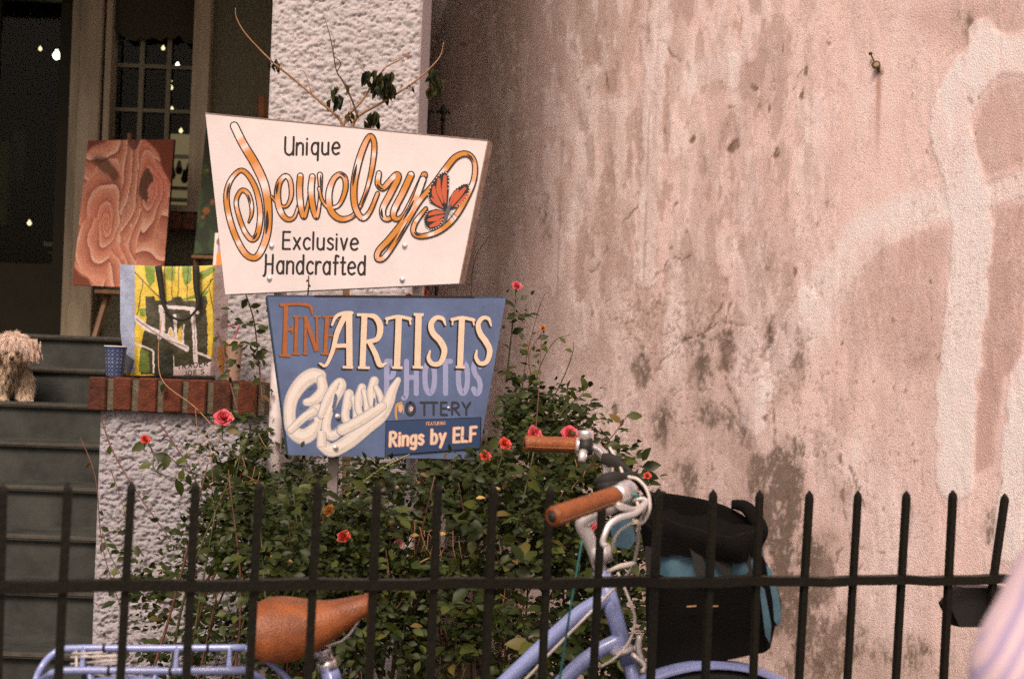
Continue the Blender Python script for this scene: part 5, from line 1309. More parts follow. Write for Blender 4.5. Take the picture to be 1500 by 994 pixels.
t = MB(); t.tube(T([(937, 930, 2.68), (935, 950, 2.68), (940, 968, 2.68)]), .006, 8, smooth=3); t.tube(T([(925, 957, 2.66), (944, 973, 2.66), (940, 985, 2.66)]), .005, 8, smooth=3); t.lathe(W(912, 955, 2.68), [(.022, 0), (.022, .008), (.016, .01)], 18, -hd); t.build("brake_caliper", M_alu, bike, True)
t = MB(); t.tube(T([(878, 800, 2.693), (883, 822, 2.697)]), .021, 16); t.build("headset_cup", M_alu, bike, True)
# saddle: loft of cross sections from tail to nose
sad = [(374, 884, 930, .000), (384, 878, 944, .085), (400, 874, 952, .094), (420, 874, 957, .090), (445, 877, 954, .080), (470, 879, 946, .066), (494, 877, 930, .050), (516, 873, 915, .036), (532, 871, 903, .031), (543, 873, 896, .024), (548, 880, 890, .008)]
V = []; ns = 20; SADY = 2.60
S = crv([(a, b_, c, d) for a, b_, c, d in sad], 4)
for row in S:
    a, b_, c, hw = row; tp = W(a, b_, SADY); bt = W(a, c, SADY); hgt = (tp.z - bt.z); hw = max(hw, .003)
    for k in range(ns):
        f = k / (ns - 1); an = math.pi * f                        # over the top from far edge to near edge
        yy = math.cos(an) * hw; zz = bt.z + hgt * (math.sin(an) ** .55)
        sag = -.006 * math.exp(-(yy / (hw * .5)) ** 2) * (1 if hw > .03 else 0)
        V.append((tp.x + .02 * yy, SADY + yy, zz + sag))
N = len(S); t = MB(); t.add(V, [(i * ns + k, (i + 1) * ns + k, (i + 1) * ns + k + 1, i * ns + k + 1) for i in range(N - 1) for k in range(ns - 1)])
sd = t.build("saddle", M_leather, bike, True); md = sd.modifiers.new("thick", 'SOLIDIFY'); md.thickness = .004
t = MB(); t.tube([W(474, 948, SADY), W(492, 1020, 2.59)], .0135, 14); t.build("seat_post", M_chrome, bike, True)
t = MB(); t.tube(T([(470, 946, SADY), (473, 960, SADY)]), .018, 14); t.tube(T([(477, 966, 2.585), (481, 981, 2.585)]), .019, 14); t.tube(T([(468, 955, 2.57), (482, 951, 2.57)]), .006, 8)
for s_ in (-.02, .02): t.tube([W(400, 925, SADY + s_ * 2), W(440, 944, SADY + s_), W(500, 938, SADY + s_), W(530, 900, SADY + s_ * .5)], .0035, 6, smooth=3)
t.build("seat_clamp", M_chrome, bike, True)
t = MB(); t.tube(T([(481, 978, 2.585), (490, 1002, 2.585)]), .0175, 14); t.build("seat_tube_collar", M_lav, bike, True)
# rear rack
rk = MB()
ya_, yb2 = 2.56, 2.40
rk.tube(T([(360, 948, ya_), (230, 949, ya_), (104, 949, ya_), (80, 956, ya_), (62, 975, ya_ - .02), (52, 1000, ya_ - .04), (70, 990, yb2 + .02), (80, 984, yb2), (110, 981, yb2), (230, 982, yb2), (360, 981, yb2)]), .0066, 10, smooth=5)
rk.tube(T([(358, 948, ya_), (385, 962, ya_), (430, 1002, 2.56), (470, 1060, 2.56)]), .0060, 10, smooth=3)
rk.tube(T([(358, 981, yb2), (380, 992, yb2 + .02), (430, 1030, 2.52), (470, 1070, 2.54)]), .0060, 10, smooth=3)
for x in (257, 335, 180, 120): rk.tube([W(x + 2, 949, ya_), W(x, 982, yb2)], .0045, 8)
for s_, yy in ((0, ya_), (0, yb2)):
    for x in (130, 230): a = W(x, 975, yy); rk.tube([a, hubr + Vector((0, .06 if yy > 2.5 else -.06, 0))], .0045, 8)
rk.build("rear_rack", M_lav, bike, True)
t = MB()
for i, (x0, y0, x1, y1) in enumerate(((108, 955, 170, 972), (104, 962, 172, 960), (104, 972, 172, 966), (112, 953, 112, 978), (106, 957, 150, 955))):
    t.tube([W(x0, y0, 2.50 - i * .008), W(x1, y1, 2.46 - i * .008)], .0022, 6)
t.build("spring_clip", M_cable, bike, True)
t = MB()
for x, y, Y in ((153, 949, ya_), (305, 948, ya_), (160, 982, yb2), (250, 982, yb2)): t.tube([W(x - 2, y, Y), W(x + 2, y, Y)], .0078, 10)
t.build("rubber_band", M_rubber, bike, True)
# teal strap
t = MB(); t.tube(T([(853, 790, 2.62), (846, 830, 2.61), (834, 900, 2.60), (820, 994, 2.60), (808, 1080, 2.60)]), .0042, 8, smooth=4, flat=.5)
tag(t.build("teal_strap", mat("teal_cord", (.015, .13, .12), .5), None, True), "taut teal strap running down from the handlebar stem beside the lavender frame", "strap")

# ------------------------------------------------------------------ front bag on the bicycle
bag = empty("handlebar_bag", W(1035, 975, 2.78), "black bag with light blue panels and an open top hanging before the handlebar", "bag")
def loft(name, rings, m, par, cap=False):
    n = len(rings[0]); V = [p for r in rings for p in r]; t = MB()
    t.add(V, [(i * n + k, i * n + (k + 1) % n, (i + 1) * n + (k + 1) % n, (i + 1) * n + k) for i in range(len(rings) - 1) for k in range(n)] + ([tuple(range(n))] if cap else []))
    return t.build(name, m, par, True)
def bag_ring(xl, xr, y_l, y_r, Yf, Yb, wob, n=48, seed=0):
    Yf += .16; Yb += .16
    out = []
    for k in range(n):
        a = 2 * math.pi * k / n; ca, sa = math.cos(a), math.sin(a)
        u = .5 + .5 * math.copysign(abs(ca) ** .78, ca); v = .5 + .5 * math.copysign(abs(sa) ** .78, sa)
        Yf += .0; px = xl + (xr - xl) * u; py = y_l + (y_r - y_l) * u; Y = Yf + (Yb - Yf) * v
        w = wob * 1.8 * (math.sin(a * 3 + seed * .4) * .6 + math.sin(a * 5 + seed * .7) * .4 + math.sin(a * 11 + seed) * .22)
        p = W(px, py, (Yf + Yb) / 2); 
        out.append(Vector((p.x, Y + w, p.z + w * .6)))
    return out
R_ = [bag_ring(952, 1126, 972, 938, 2.66, 2.88, .004, seed=1), bag_ring(948, 1132, 930, 905, 2.64, 2.90, .007, seed=2), bag_ring(946, 1128, 880, 868, 2.635, 2.905, .008, seed=3), bag_ring(948, 1120, 835, 838, 2.63, 2.91, .006, seed=4)]
loft("lower_body", R_, M_black, bag, True)
R_ = [bag_ring(948, 1120, 838, 838, 2.632, 2.908, .006, seed=4), bag_ring(946, 1116, 820, 812, 2.625, 2.912, .010, seed=5), bag_ring(946, 1112, 800, 796, 2.622, 2.918, .010, seed=6)]
loft("blue_band", R_, M_blue_nylon, bag)
R_ = [bag_ring(944, 1113, 805, 803, 2.612, 2.925, .008, seed=6), bag_ring(940, 1116, 775, 790, 2.602, 2.935, .010, seed=7), bag_ring(936, 1118, 752, 776, 2.600, 2.940, .008, seed=8), bag_ring(940, 1113, 750, 775, 2.612, 2.928, .008, seed=8), bag_ring(950, 1104, 790, 800, 2.64, 2.90, .008, seed=9)]
loft("collar", R_, M_black, bag)
R_ = [bag_ring(953, 1104, 786, 796, 2.645, 2.895, .008, seed=9), bag_ring(965, 1095, 900, 880, 2.68, 2.86, .008, seed=9)]
loft("lining", R_, M_black, bag, True)
# raised back edge and flap fold, straps, buckles
V = []
for i, (px, py) in enumerate(((940, 716), (975, 720), (1010, 725), (1045, 732), (1072, 742), (1095, 757), (1112, 772))):
    for dy, Y in ((0, 2.93), (42, 2.935), (80, 2.92)): V.append(W(px + dy * .03, py + dy, Y + .16 + .006 * math.sin(i * 2.1 + dy)))
t = MB(); t.add(V, [(i * 3 + k, i * 3 + k + 1, i * 3 + k + 4, i * 3 + k + 3) for i in range(6) for k in range(2)]); o = t.build("back_flap", M_black, bag, True); md = o.modifiers.new("thick", 'SOLIDIFY'); md.thickness = .008; o.modifiers.new("sub", 'SUBSURF').render_levels = 2
t = MB(); t.tube(T([(1072, 738, 3.09), (1092, 742, 3.08), (1108, 762, 3.06), (1116, 780, 3.04), (1108, 800, 3.01)]), [.010, .014, .016, .014, .008], 10, smooth=4); t.build("grab_loop", M_black, bag, True)
m_web = mat("black_webbing", (.015, .014, .012), .8)
def panel(name, pts, Y, m, th=.006):
    Y += .16 if name != 'side_pocket' else 0
    t = MB(); q = [W(p[0], p[1], Y + (p[2] if len(p) > 2 else 0)) for p in pts]; t.prism(q, (0, th, 0)); o = t.build(name, m, bag); smooth_by_angle(o, 30); return o
panel("strap", [(1010, 800), (1026, 800), (1036, 842), (1020, 842)], 2.612, m_web); panel("strap", [(1078, 800), (1096, 803), (1104, 842), (1088, 842)], 2.622, m_web)
panel("strap", [(1046, 822), (1064, 805), (1076, 806), (1070, 842), (1060, 842)], 2.614, m_web)
panel("strap", [(945, 800), (962, 802), (958, 842), (947, 842)], 2.611, m_web)
for i, (pts, mm_) in enumerate((([(1108, 800), (1118, 815), (1134, 846), (1144, 880), (1144, 905), (1137, 917), (1128, 910), (1120, 870), (1112, 830)], M_black), ([(1122, 826), (1130, 834), (1142, 876), (1145, 908), (1139, 917), (1134, 908), (1132, 880)], M_blue_nylon), ([(1112, 856), (1120, 862), (1130, 915), (1128, 942), (1121, 930)], M_blue_nylon))):
    panel("side_flap", pts, 2.66 - i * .008, mm_)
panel("side_pocket", [(892, 765), (905, 755), (925, 760), (932, 790), (922, 804), (900, 800)], 2.86, M_blue_nylon, .03)
for c in ((1006, 888), (1038, 888)):
    t = MB(); t.tube(T([(c[0], c[1], 2.786), (c[0] + 14, c[1] - 1, 2.785)]), .0016, 6); t.build("buckle", mat("tan_thread", (.45, .25, .12)), bag)
# black velcro wraps round the bar and up to the bag
for pts, r in (([(882, 671, 2.86), (896, 674, 2.85), (908, 680, 2.84), (928, 698, 2.82), (948, 722, 2.86), (965, 742, 2.90)], [.011, .0135, .010, .008, .008, .009]),
               ([(872, 706, 2.76), (884, 703, 2.74), (900, 699, 2.74), (914, 698, 2.76), (930, 694, 2.80), (944, 706, 2.84)], [.006, .012, .013, .009, .006, .005]),
               ([(876, 712, 2.72), (890, 712, 2.70), (905, 708, 2.72)], [.005, .009, .006])):
    t = MB(); t.tube(T(pts), r, 12, smooth=4, flat=.6); t.build("velcro_strap", m_web, bag, True)

# ------------------------------------------------------------------ leaves
def leaf_template(fold=.25, curl=.18):
    """pointed leaflet, 1 long, in local (along, across, up)"""
    c = [(0, 0), (.12, .10), (.35, .27), (.62, .25), (.85, .12), (1, 0)]
    V = []
    for i, (t_, w) in enumerate(c):
        z = -curl * (t_ - .4) ** 2
        if w == 0: V.append((t_, 0, z))
        else: V += [(t_, -w, z + w * fold), (t_, 0, z), (t_, w, z + w * fold)]
    Fc = [(0, 2, 1), (0, 3, 2)]
    for k in range(3):
        a = 1 + 3 * k; Fc += [(a, a + 1, a + 4), (a, a + 4, a + 3), (a + 1, a + 2, a + 5), (a + 1, a + 5, a + 4)]
    Fc += [(10, 11, 13), (11, 12, 13)]
    return np.array(V), np.array(Fc)
LV, LF = leaf_template()
def leaves_arrays(P, D, U, L):
    """P base, D direction, U normal hint, L length -> vertices (n,14,3)"""
    D = D / (np.linalg.norm(D, axis=1)[:, None] + 1e-9)
    S = np.cross(D, U); S /= np.linalg.norm(S, axis=1)[:, None] + 1e-9
    N = np.cross(S, D)
    return P[:, None, :] + L[:, None, None] * (LV[None, :, 0:1] * D[:, None, :] + LV[None, :, 1:2] * S[:, None, :] + LV[None, :, 2:3] * N[:, None, :])
M_leaf = leaf_mat("rose_foliage", (.010, .018, .004), (.052, .072, .012))
M_leafp = leaf_mat("rose_leaf", (.014, .026, .005), (.085, .105, .020), use_attr=False)
M_dryleaf = mat("withered_leaf", (.045, .050, .018), .8, noise=.5, scale=60)
M_twig = mat("tan_twig", (.36, .20, .10), .75, noise=.35, scale=60)
M_stem = mat("green_stem", (.09, .10, .035), .6, noise=.4, scale=50)
M_stem_red = mat("reddish_stem", (.13, .05, .03), .6, noise=.4, scale=50)

# ellipsoids of foliage: centre pixel and distance, half sizes in pixels and metres, number of sprays
BLOBS = [(330, 830, 3.75, 150, 130, .30, 330), (470, 790, 3.55, 150, 120, .30, 520), (620, 790, 3.50, 160, 120, .32, 620), (760, 760, 3.55, 130, 130, .30, 560),
         (860, 760, 3.45, 80, 120, .22, 300), (770, 650, 3.75, 95, 70, .22, 300), (560, 900, 3.35, 260, 110, .28, 700), (760, 930, 3.25, 150, 110, .2, 330),
         (860, 930, 3.3, 120, 90, .18, 200), (340, 690, 3.95, 75, 80, .13, 170), (410, 730, 3.85, 80, 80, .2, 200), (370, 610, 4.02, 42, 50, .08, 80), (830, 610, 3.8, 45, 38, .12, 60),
         (775, 585, 3.85, 45, 60, .15, 130), (752, 520, 3.88, 22, 50, .08, 44), (748, 455, 3.9, 14, 30, .05, 12), (880, 680, 3.6, 45, 40, .12, 70), (440, 640, 3.95, 35, 60, .1, 60),
         (235, 900, 3.75, 80, 80, .2, 90), (260, 640, 4.0, 50, 26, .06, 16), (620, 690, 3.5, 110, 22, .1, 70), (700, 690, 3.55, 70, 40, .1, 80), (600, 1120, 3.3, 330, 120, .3, 240), (315, 760, 3.8, 60, 50, .1, 80),
         (360, 500, 4.05, 26, 50, .05, 22), (560, 790, 4.25, 200, 170, .12, 600), (790, 720, 4.15, 110, 120, .12, 330), (850, 900, 4.1, 120, 140, .15, 500), (560, 960, 4.2, 320, 120, .12, 700), (330, 950, 4.12, 110, 110, .1, 220), (420, 700, 4.2, 60, 110, .06, 130), (640, 690, 4.1, 110, 50, .1, 120), (905, 770, 3.4, 35, 80, .15, 60)]
P_, D_, U_2, L_2, T_ = [], [], [], [], []
for bx, by, bY, rx, ry, rY, n in BLOBS:
    n = int(n * 1.25)
    for _ in range(n):
        v = rng.normal(size=3); v /= np.linalg.norm(v); r = rng.random() ** .42
        v *= r * (1 + .25 * (rng.random() - .5))
        px_, py_, Y_ = bx + v[0] * rx, by + v[1] * ry, bY + v[2] * rY
        # clumping: skip sprays in the hollows
        if vnoise(np.array([px_ / 38. + 3]), np.array([py_ / 34. + bY]), 881)[0] < .44 and rng.random() < .92: continue
        c = np.array(W(px_, py_, Y_))
        if Y_ > 4.24 and px_ < 400: continue
        if 380 < px_ < 745 and 440 < py_ < (694 if px_ < 630 else (690 if px_ < 692 else 668)) and Y_ < 4.02: continue
        if 462 < px_ < 505 and py_ < 752 and Y_ < 3.85: continue
        if px_ < 300 and py_ < 760 and rng.random() < .5: continue
        if c[2] < .03: continue
        out = np.array([v[0], -.55 - .5 * rng.random(), -v[1] * .8 + .1]) + rng.normal(size=3) * .55
        out /= np.linalg.norm(out); side = np.cross(out, [0, 0, 1.]); side /= np.linalg.norm(side) + 1e-9
        base = rng.random(); k = rng.integers(3, 6); size = rng.uniform(.012, .032) * (1.55 if rng.random() < .20 else 1)
        for j in range(k):
            t_ = (j // 2) * .022 + .006; sg = 1 if j % 2 else -1
            if j == k - 1: p = c + out * (t_ + .02); d = out + rng.normal(size=3) * .25
            else: p = c + out * t_ + side * sg * .004; d = out * .45 + side * sg + rng.normal(size=3) * .25
            P_.append(p); D_.append(d + np.array([0, 0, -.18])); nrm_ = np.array([0, -.55, .8]) + rng.normal(size=3) * .42; U_2.append(nrm_)
            L_2.append(size * rng.uniform(.8, 1.15)); T_.append(np.clip(base * .62 + .2 * rng.random() + (.35 if rng.random() < .06 else 0), 0, 1))
P_, D_, U_2, L_2, T_ = map(np.array, (P_, D_, U_2, L_2, T_))
bush = empty("rose_bush", (W(560, 900, 3.6).x, 3.6, 0), "large dark green rose bush with coral blooms filling the bed behind the fence", "bush")
LVt = leaves_arrays(P_, D_, U_2, L_2)
# the 300 leaves that show largest: nearest, on the outside and not behind the sign
fx_, fy_ = proj(P_)
vis = (fx_ > 150) & (fx_ < 930) & (fy_ > 430) & (fy_ < 985)
depth = P_[:, 1] - L_2 * 8
order = np.argsort(np.where(vis, depth, 99))
# spread them: one winner per cell of the picture first
seen, pick = set(), []
for i in order:
    key = (int(fx_[i] // 21), int(fy_[i] // 21))
    if key in seen or not vis[i]: continue
    seen.add(key); pick.append(i)
    if len(pick) >= 298: break
pick = np.array(pick); rest = np.setdiff1d(np.arange(len(P_)), pick)
nl = len(rest); Fall = (LF[None] + (np.arange(nl) * 14)[:, None, None]).reshape(-1, 3)
mesh_obj("foliage", LVt[rest].reshape(-1, 3), Fall, M_leaf, bush, True, tintv=np.repeat(T_[rest], 14), kind="stuff")
leaf_me = bpy.data.meshes.new("leaf"); leaf_me.from_pydata(LV.tolist(), [], LF.tolist()); leaf_me.materials.append(M_leafp)
leaf_me.polygons.foreach_set("use_smooth", np.ones(len(leaf_me.polygons), bool))
def leaf_obj(P, D, U, L, parent):
    D = Vector(D).normalized(); S = D.cross(Vector(U)).normalized(); N = S.cross(D)
    o = bpy.data.objects.new("leaf", leaf_me); sc.collection.objects.link(o); o.parent = parent
    M = Matrix(((D.x, S.x, N.x), (D.y, S.y, N.y), (D.z, S.z, N.z))).to_4x4() @ Matrix.Scale(L, 4)
    M.translation = Vector(P) - Vector(parent.location)
    o.matrix_local = M
    return o
for i in pick: leaf_obj(P_[i], D_[i], U_2[i], float(L_2[i]) * 1.12, bush)
# stems: arching canes, some out over the wall
def cane(pts, r0, r1, m, parent, nm="stem", leaves=0, lsz=.03):
    P3 = [W(*p) for p in pts]; rr = list(np.linspace(r0, r1, len(P3)))
    t = MB(); t.tube(P3, rr, 6, smooth=5); t.build(nm, m, parent, True)
    Q = crv([tuple(p) for p in P3], 6)
    for k in range(leaves):
        i = int(len(Q) * (k + .8) / (leaves + .6)); i = min(i, len(Q) - 2); d = Vector(Q[i + 1] - Q[i]).normalized(); sd_ = d.cross(Vector((0, 1, 0))) * (1 if k % 2 else -1)
        leaf_obj(Q[i], d * .5 + sd_ + Vector(rng.normal(size=3)) * .3, Vector((.1, -.8, .6)) + Vector(rng.normal(size=3)) * .35, lsz * random.uniform(.8, 1.2), parent)
canes = [([(742, 560, 3.9), (748, 500, 3.9), (757, 425, 3.9)], .003, .0016, M_stem, 4, .034), ([(760, 600, 3.8), (772, 520, 3.8), (790, 450, 3.8), (799, 428, 3.8)], .0016, .0008, M_stem_red, 0, .02),
         ([(770, 620, 3.8), (790, 540, 3.8), (812, 500, 3.8), (835, 490, 3.78)], .002, .001, M_stem, 3, .026), ([(800, 600, 3.75), (822, 560, 3.75), (838, 520, 3.72), (840, 500, 3.72)], .0022, .001, M_stem, 2, .02),
         ([(780, 560, 3.8), (775, 520, 3.8), (795, 485, 3.8)], .0016, .0009, M_stem_red, 3, .028), ([(800, 640, 3.7), (826, 600, 3.7), (850, 580, 3.7), (862, 560, 3.7)], .002, .001, M_stem, 6, .036),
         ([(850, 700, 3.4), (880, 660, 3.4), (905, 628, 3.4), (920, 606, 3.4)], .002, .001, M_stem_red, 7, .034), ([(690, 440, 3.95), (692, 400, 3.95), (700, 370, 3.95), (718, 345, 3.95)], .0014, .0008, M_stem_red, 0, .02),
         ([(148, 612, 4.15), (165, 660, 4.1), (200, 720, 4.0), (250, 790, 3.9)], .0024, .0016, M_stem_red, 2, .024), ([(228, 612, 4.15), (255, 650, 4.1), (280, 690, 4.0), (300, 740, 3.95)], .002, .002, M_stem_red, 3, .03),
         ([(163, 690, 4.1), (180, 740, 4.0), (190, 790, 3.95)], .0014, .001, M_stem_red, 3, .024), ([(118, 640, 4.1), (140, 700, 4.05), (150, 800, 4.0), (180, 900, 3.9)], .0016, .0016, M_stem_red, 3, .02),
         ([(150, 780, 4.05), (165, 820, 4.0), (200, 880, 3.9)], .0018, .0018, M_stem, 4, .03), ([(240, 660, 4.0), (275, 690, 3.95), (330, 700, 3.9)], .002, .002, M_stem, 6, .040), ([(212, 640, 4.02), (225, 665, 4.0), (228, 690, 3.98), (275, 705, 3.95)], .0022, .0018, M_stem, 5, .046),
         ([(236, 470, 4.36), (232, 520, 4.33), (240, 560, 4.24), (290, 600, 4.15), (340, 660, 4.0)], .0014, .0016, M_twig, 1, .03), ([(318, 485, 4.3), (326, 510, 4.28), (335, 550, 4.2), (350, 610, 4.1)], .0024, .0028, M_stem_red, 7, .030),
         ([(360, 430, 4.1), (372, 470, 4.1), (378, 520, 4.1), (385, 590, 4.0)], .0018, .0024, M_stem_red, 8, .030), ([(452, 404, 3.78), (452, 420, 3.78), (450, 440, 3.86)], .0018, .0018, M_stem_red, 4, .010),
         ([(488, 745, 3.45), (520, 715, 3.42), (560, 685, 3.4), (600, 665, 3.4)], .0022, .0016, mat("yellow_green_stem", (.22, .24, .05), .5), 0, .02), ([(500, 735, 3.5), (530, 728, 3.48), (570, 716, 3.46), (600, 712, 3.46)], .008, .005, mat("bleached_wood", (.36, .29, .26), .8, noise=.3, scale=40), 0, .02),
         ([(590, 840, 3.3), (618, 822, 3.3), (640, 812, 3.3)], .0026, .002, M_twig, 0, .02), ([(630, 815, 3.3), (640, 770, 3.32), (655, 745, 3.35)], .0016, .001, M_twig, 0, .02), ([(560, 768, 3.4), (572, 790, 3.4), (565, 810, 3.4)], .0016, .001, M_twig, 0, .02),
         ([(330, 760, 3.7), (345, 700, 3.7), (352, 660, 3.7), (348, 620, 3.72)], .002, .001, M_stem, 6, .03), ([(695, 690, 3.45), (706, 676, 3.45), (710, 668, 3.45)], .0015, .001, M_stem, 1, .02), ([(725, 700, 3.45), (735, 670, 3.45), (740, 654, 3.45)], .0016, .001, M_stem, 2, .02),
         ([(780, 700, 3.5), (790, 560, 3.55), (793, 488, 3.6)], .0016, .0008, M_stem_red, 3, .02), ([(935, 770, 3.2), (942, 730, 3.2), (946, 704, 3.2)], .0016, .001, M_stem, 2, .014)]
for pts, r0, r1, m, nlv, ls in canes: cane(pts, r0, r1, m, bush, leaves=nlv, lsz=ls)
for _ in range(70):                           # inner canes rising from the soil
    bx = rng.uniform(300, 880); by = rng.uniform(640, 860); Y0 = rng.uniform(3.3, 3.95); top = W(bx, by, Y0)
    if 395 < bx < 735 and by < 670: continue
    g = Vector((top.x + rng.uniform(-.3, .3), Y0 + rng.uniform(-.1, .2), 0)); mid = g.lerp(top, .55) + Vector((rng.uniform(-.08, .08), 0, .06))
    t = MB(); t.tube([g, mid, top], [.005, .0035, .0016], 5, smooth=6); t.build("stem", M_stem_red if rng.random() < .5 else M_stem, bush, True)
# withered tassels caught in the bush
t = MB()
for _ in range(90):
    bx, by = [(560, 790), (720, 940), (600, 780), (745, 860), (320, 720), (360, 690), (300, 640), (640, 800), (850, 700)][rng.integers(0, 9)]
    c = W(bx + rng.normal() * 16, by + rng.normal() * 22, 3.33 if bx > 400 else 3.75); d = Vector((rng.normal() * .012, -.004, -abs(rng.normal()) * .03))
    t.tube([c, c + d, c + d * 1.8 + Vector((rng.normal() * .008, 0, 0))], [.0012, .001, .0006], 4)
t.build("dry_tassels", M_twig, bush, kind="stuff")
# roses
def bloom(px, py, Y, r, c, par, squash=.8, petals=17):
    C0 = W(px, py, Y); rad = r / F * Y; t = MB(); ax = Vector((rng.normal() * .3, -.75, .55)).normalized(); q = ax.to_track_quat('Z', 'Y')
    for k in range(petals):
        f = k / (petals - 1); a = k * 2.4; tilt = .15 + 1.0 * f; wd = rad * (.35 + .62 * f); ln = rad * (.75 + .35 * f); V = []
        for i in range(5):
            for j in range(5):
                u = (j / 4 - .5) * 2; v = i / 4
                wv = wd * math.sin(min(1, v * 1.15 + .12) * math.pi * .62) * u
                rr = math.sin(tilt) * ln * v + rad * .08; zz = math.cos(tilt) * ln * v - (rad * .22 * max(0, v - .6) * f * 2) + rad * .12 * u * u * (1 - f)
                lx = rr - abs(u) ** 2 * wd * .30 * (1 - .4 * f); ly = wv
                X = lx * math.cos(a) - ly * math.sin(a); Yv = lx * math.sin(a) + ly * math.cos(a)
                V.append(C0 + q @ Vector((X, Yv, zz - rad * .35 + rng.normal() * rad * .02)))
        t.add(V, [(i * 5 + j, i * 5 + j + 1, i * 5 + j + 6, i * 5 + j + 5) for i in range(4) for j in range(4)])
    o = t.build("rose", mat("petal_%s" % c[0], c[1], .6, noise=.25, scale=60), par, True); 
    s_ = MB()
    for k in range(5):
        a = 1.256 * k; d = q @ Vector((math.cos(a), math.sin(a), -.5)); b0 = C0 - ax * rad * .45
        sd_ = d.cross(ax).normalized() * rad * .16; s_.add([b0 - sd_, b0 + sd_, b0 + d * rad * .8], [(0, 1, 2)])
    s_.tube([C0 - ax * rad * .3, C0 - ax * rad * .7 - Vector((0, 0, rad * .4)), C0 - ax * rad - Vector((0, 0, rad * 2.0))], [.0035, .002, .0013], 6, smooth=3)
    s_.build("sepal", M_stem, o)
    return o
PINK = ("pink", (.72, .12, .15)); CORAL = ("coral", (.68, .085, .055)); ORANGE = ("orange", (.55, .20, .03)); PALE = ("pale", (.66, .30, .28))
for px, py, Y, r, c in ((327, 611, 3.72, 13, PINK), (213, 643, 3.98, 7, CORAL), (757, 418, 3.9, 7, PINK), (620, 428, 3.98, 7, CORAL), (740, 649, 3.42, 9.5, CORAL), (711, 667, 3.42, 8.5, CORAL), (503, 785, 3.28, 9.5, CORAL),
                     (784, 637, 3.35, 14, PINK), (835, 635, 3.35, 13, PINK), (948, 696, 3.18, 5.5, CORAL), (862, 768, 3.1, 12, PINK), (481, 747, 3.42, 9, ORANGE), (795, 480, 3.6, 4.5, ORANGE),
                     (401, 815, 3.3, 5, ORANGE), (585, 795, 3.3, 7, PALE), (600, 437, 3.98, 8, CORAL)):
    bloom(px, py, Y, r, c, bush)
# fallen yellow leaves on the foliage
for px, py in ((697, 729), (600, 784), (640, 782), (720, 716), (537, 830), (418, 822)):
    o = leaf_obj(W(px, py, 3.3), (1, 0, .1), (0, -.6, .8), .022, bush); o.data = leaf_me.copy(); o.data.materials[0] = mat("yellow_leaf", (.42, .26, .07), .6)

# ------------------------------------------------------------------ half-bare shrub above the white sign
shrub = empty("bare_shrub", (W(515, 400, 4.4).x, 4.4, 0), "half-bare tan twigs with drooping withered leaves rising above the white sign", "shrub")
YS = 4.4
tw = [([(505, 900, YS), (508, 500, YS), (502, 190, YS)], .014, .0085), ([(502, 190, YS), (497, 174, YS), (470, 150, YS), (435, 120, YS), (400, 92, YS - .04)], .0075, .0045), ([(400, 92, YS - .04), (378, 70, YS - .05), (357, 46, YS - .06), (346, 25, YS - .06), (345, 12, YS - .06)], .0042, .0012),
      ([(503, 185, YS), (509, 170, YS), (530, 148, YS), (548, 120, YS), (565, 98, YS)], .0065, .0045), ([(565, 98, YS), (585, 88, YS), (600, 78, YS), (593, 80, YS - .02), (603, 86, YS - .03)], .0040, .0010),
      ([(515, 188, YS), (525, 170, YS), (560, 150, YS), (600, 125, YS), (628, 102, YS), (645, 82, YS), (650, 62, YS)], .0085, .0014), ([(524, 172, YS - .02), (517, 150, YS - .02), (503, 120, YS - .02), (493, 104, YS - .02), (487, 70, YS - .02), (480, 40, YS - .02), (473, 22, YS - .02)], .0055, .0010),
      ([(494, 105, YS - .03), (499, 92, YS - .03), (488, 80, YS - .03), (490, 60, YS - .03), (484, 45, YS - .03)], .0030, .0010), ([(456, 137, YS), (450, 115, YS), (444, 104, YS), (436, 105, YS)], .0028, .0010), ([(541, 114, YS), (530, 100, YS), (524, 85, YS), (527, 78, YS)], .0020, .0008),
      ([(566, 142, YS - .02), (572, 120, YS - .02), (576, 106, YS - .02), (580, 104, YS - .02)], .0028, .0010), ([(508, 176, YS), (514, 155, YS), (510, 145, YS)], .0020, .0010), ([(520, 178, YS), (532, 178, YS), (533, 184, YS)], .0014, .0008)]
for i, (pts, a, b_) in enumerate(tw):
    t = MB(); P3 = [W(*p) for p in pts]; t.tube(P3, list(np.linspace(a, b_, len(P3)) * (.66 if i else 1)), 7, smooth=5)
    t.build("trunk" if i == 0 else "twig", M_twig if i not in (6, 7) else mat("dark_twig", (.09, .06, .035), .8, noise=.4, scale=60), shrub, True)
dl_me = bpy.data.meshes.new("leaf"); 
V2 = LV.copy(); V2[:, 1] *= .62; V2[:, 2] += .22 * np.sin(V2[:, 0] * 7) * .4 + np.abs(V2[:, 1]) * 1.0
dl_me.from_pydata(V2.tolist(), [], LF.tolist()); dl_me.materials.append(leaf_mat("withered_leaves", (.010, .018, .006), (.06, .065, .02), rough=.6, use_attr=False))
for (px, py, n, spread, L, drop) in ((490, 122, 8, 5, .055, 26), (563, 104, 15, 9, .060, 30), (548, 100, 6, 6, .05, 20), (635, 98, 13, 5, .050, 34), (549, 162, 10, 6, .045, 16), (402, 84, 6, 2.5, .036, 10), (512, 160, 4, 3, .03, 16), (571, 122, 5, 5, .04, 14), (600, 122, 2, 2, .02, 6)):
    for k in range(int(n * 1.6)):
        c = W(px + rng.normal() * spread * .8, py + rng.random() * drop * .9, YS + rng.normal() * .02)
        o = leaf_obj(c, (rng.normal() * .3, rng.normal() * .3, -1), (rng.normal(), -1 + rng.normal() * .4, .2), L * rng.uniform(.7, 1.15), shrub); o.data = dl_me

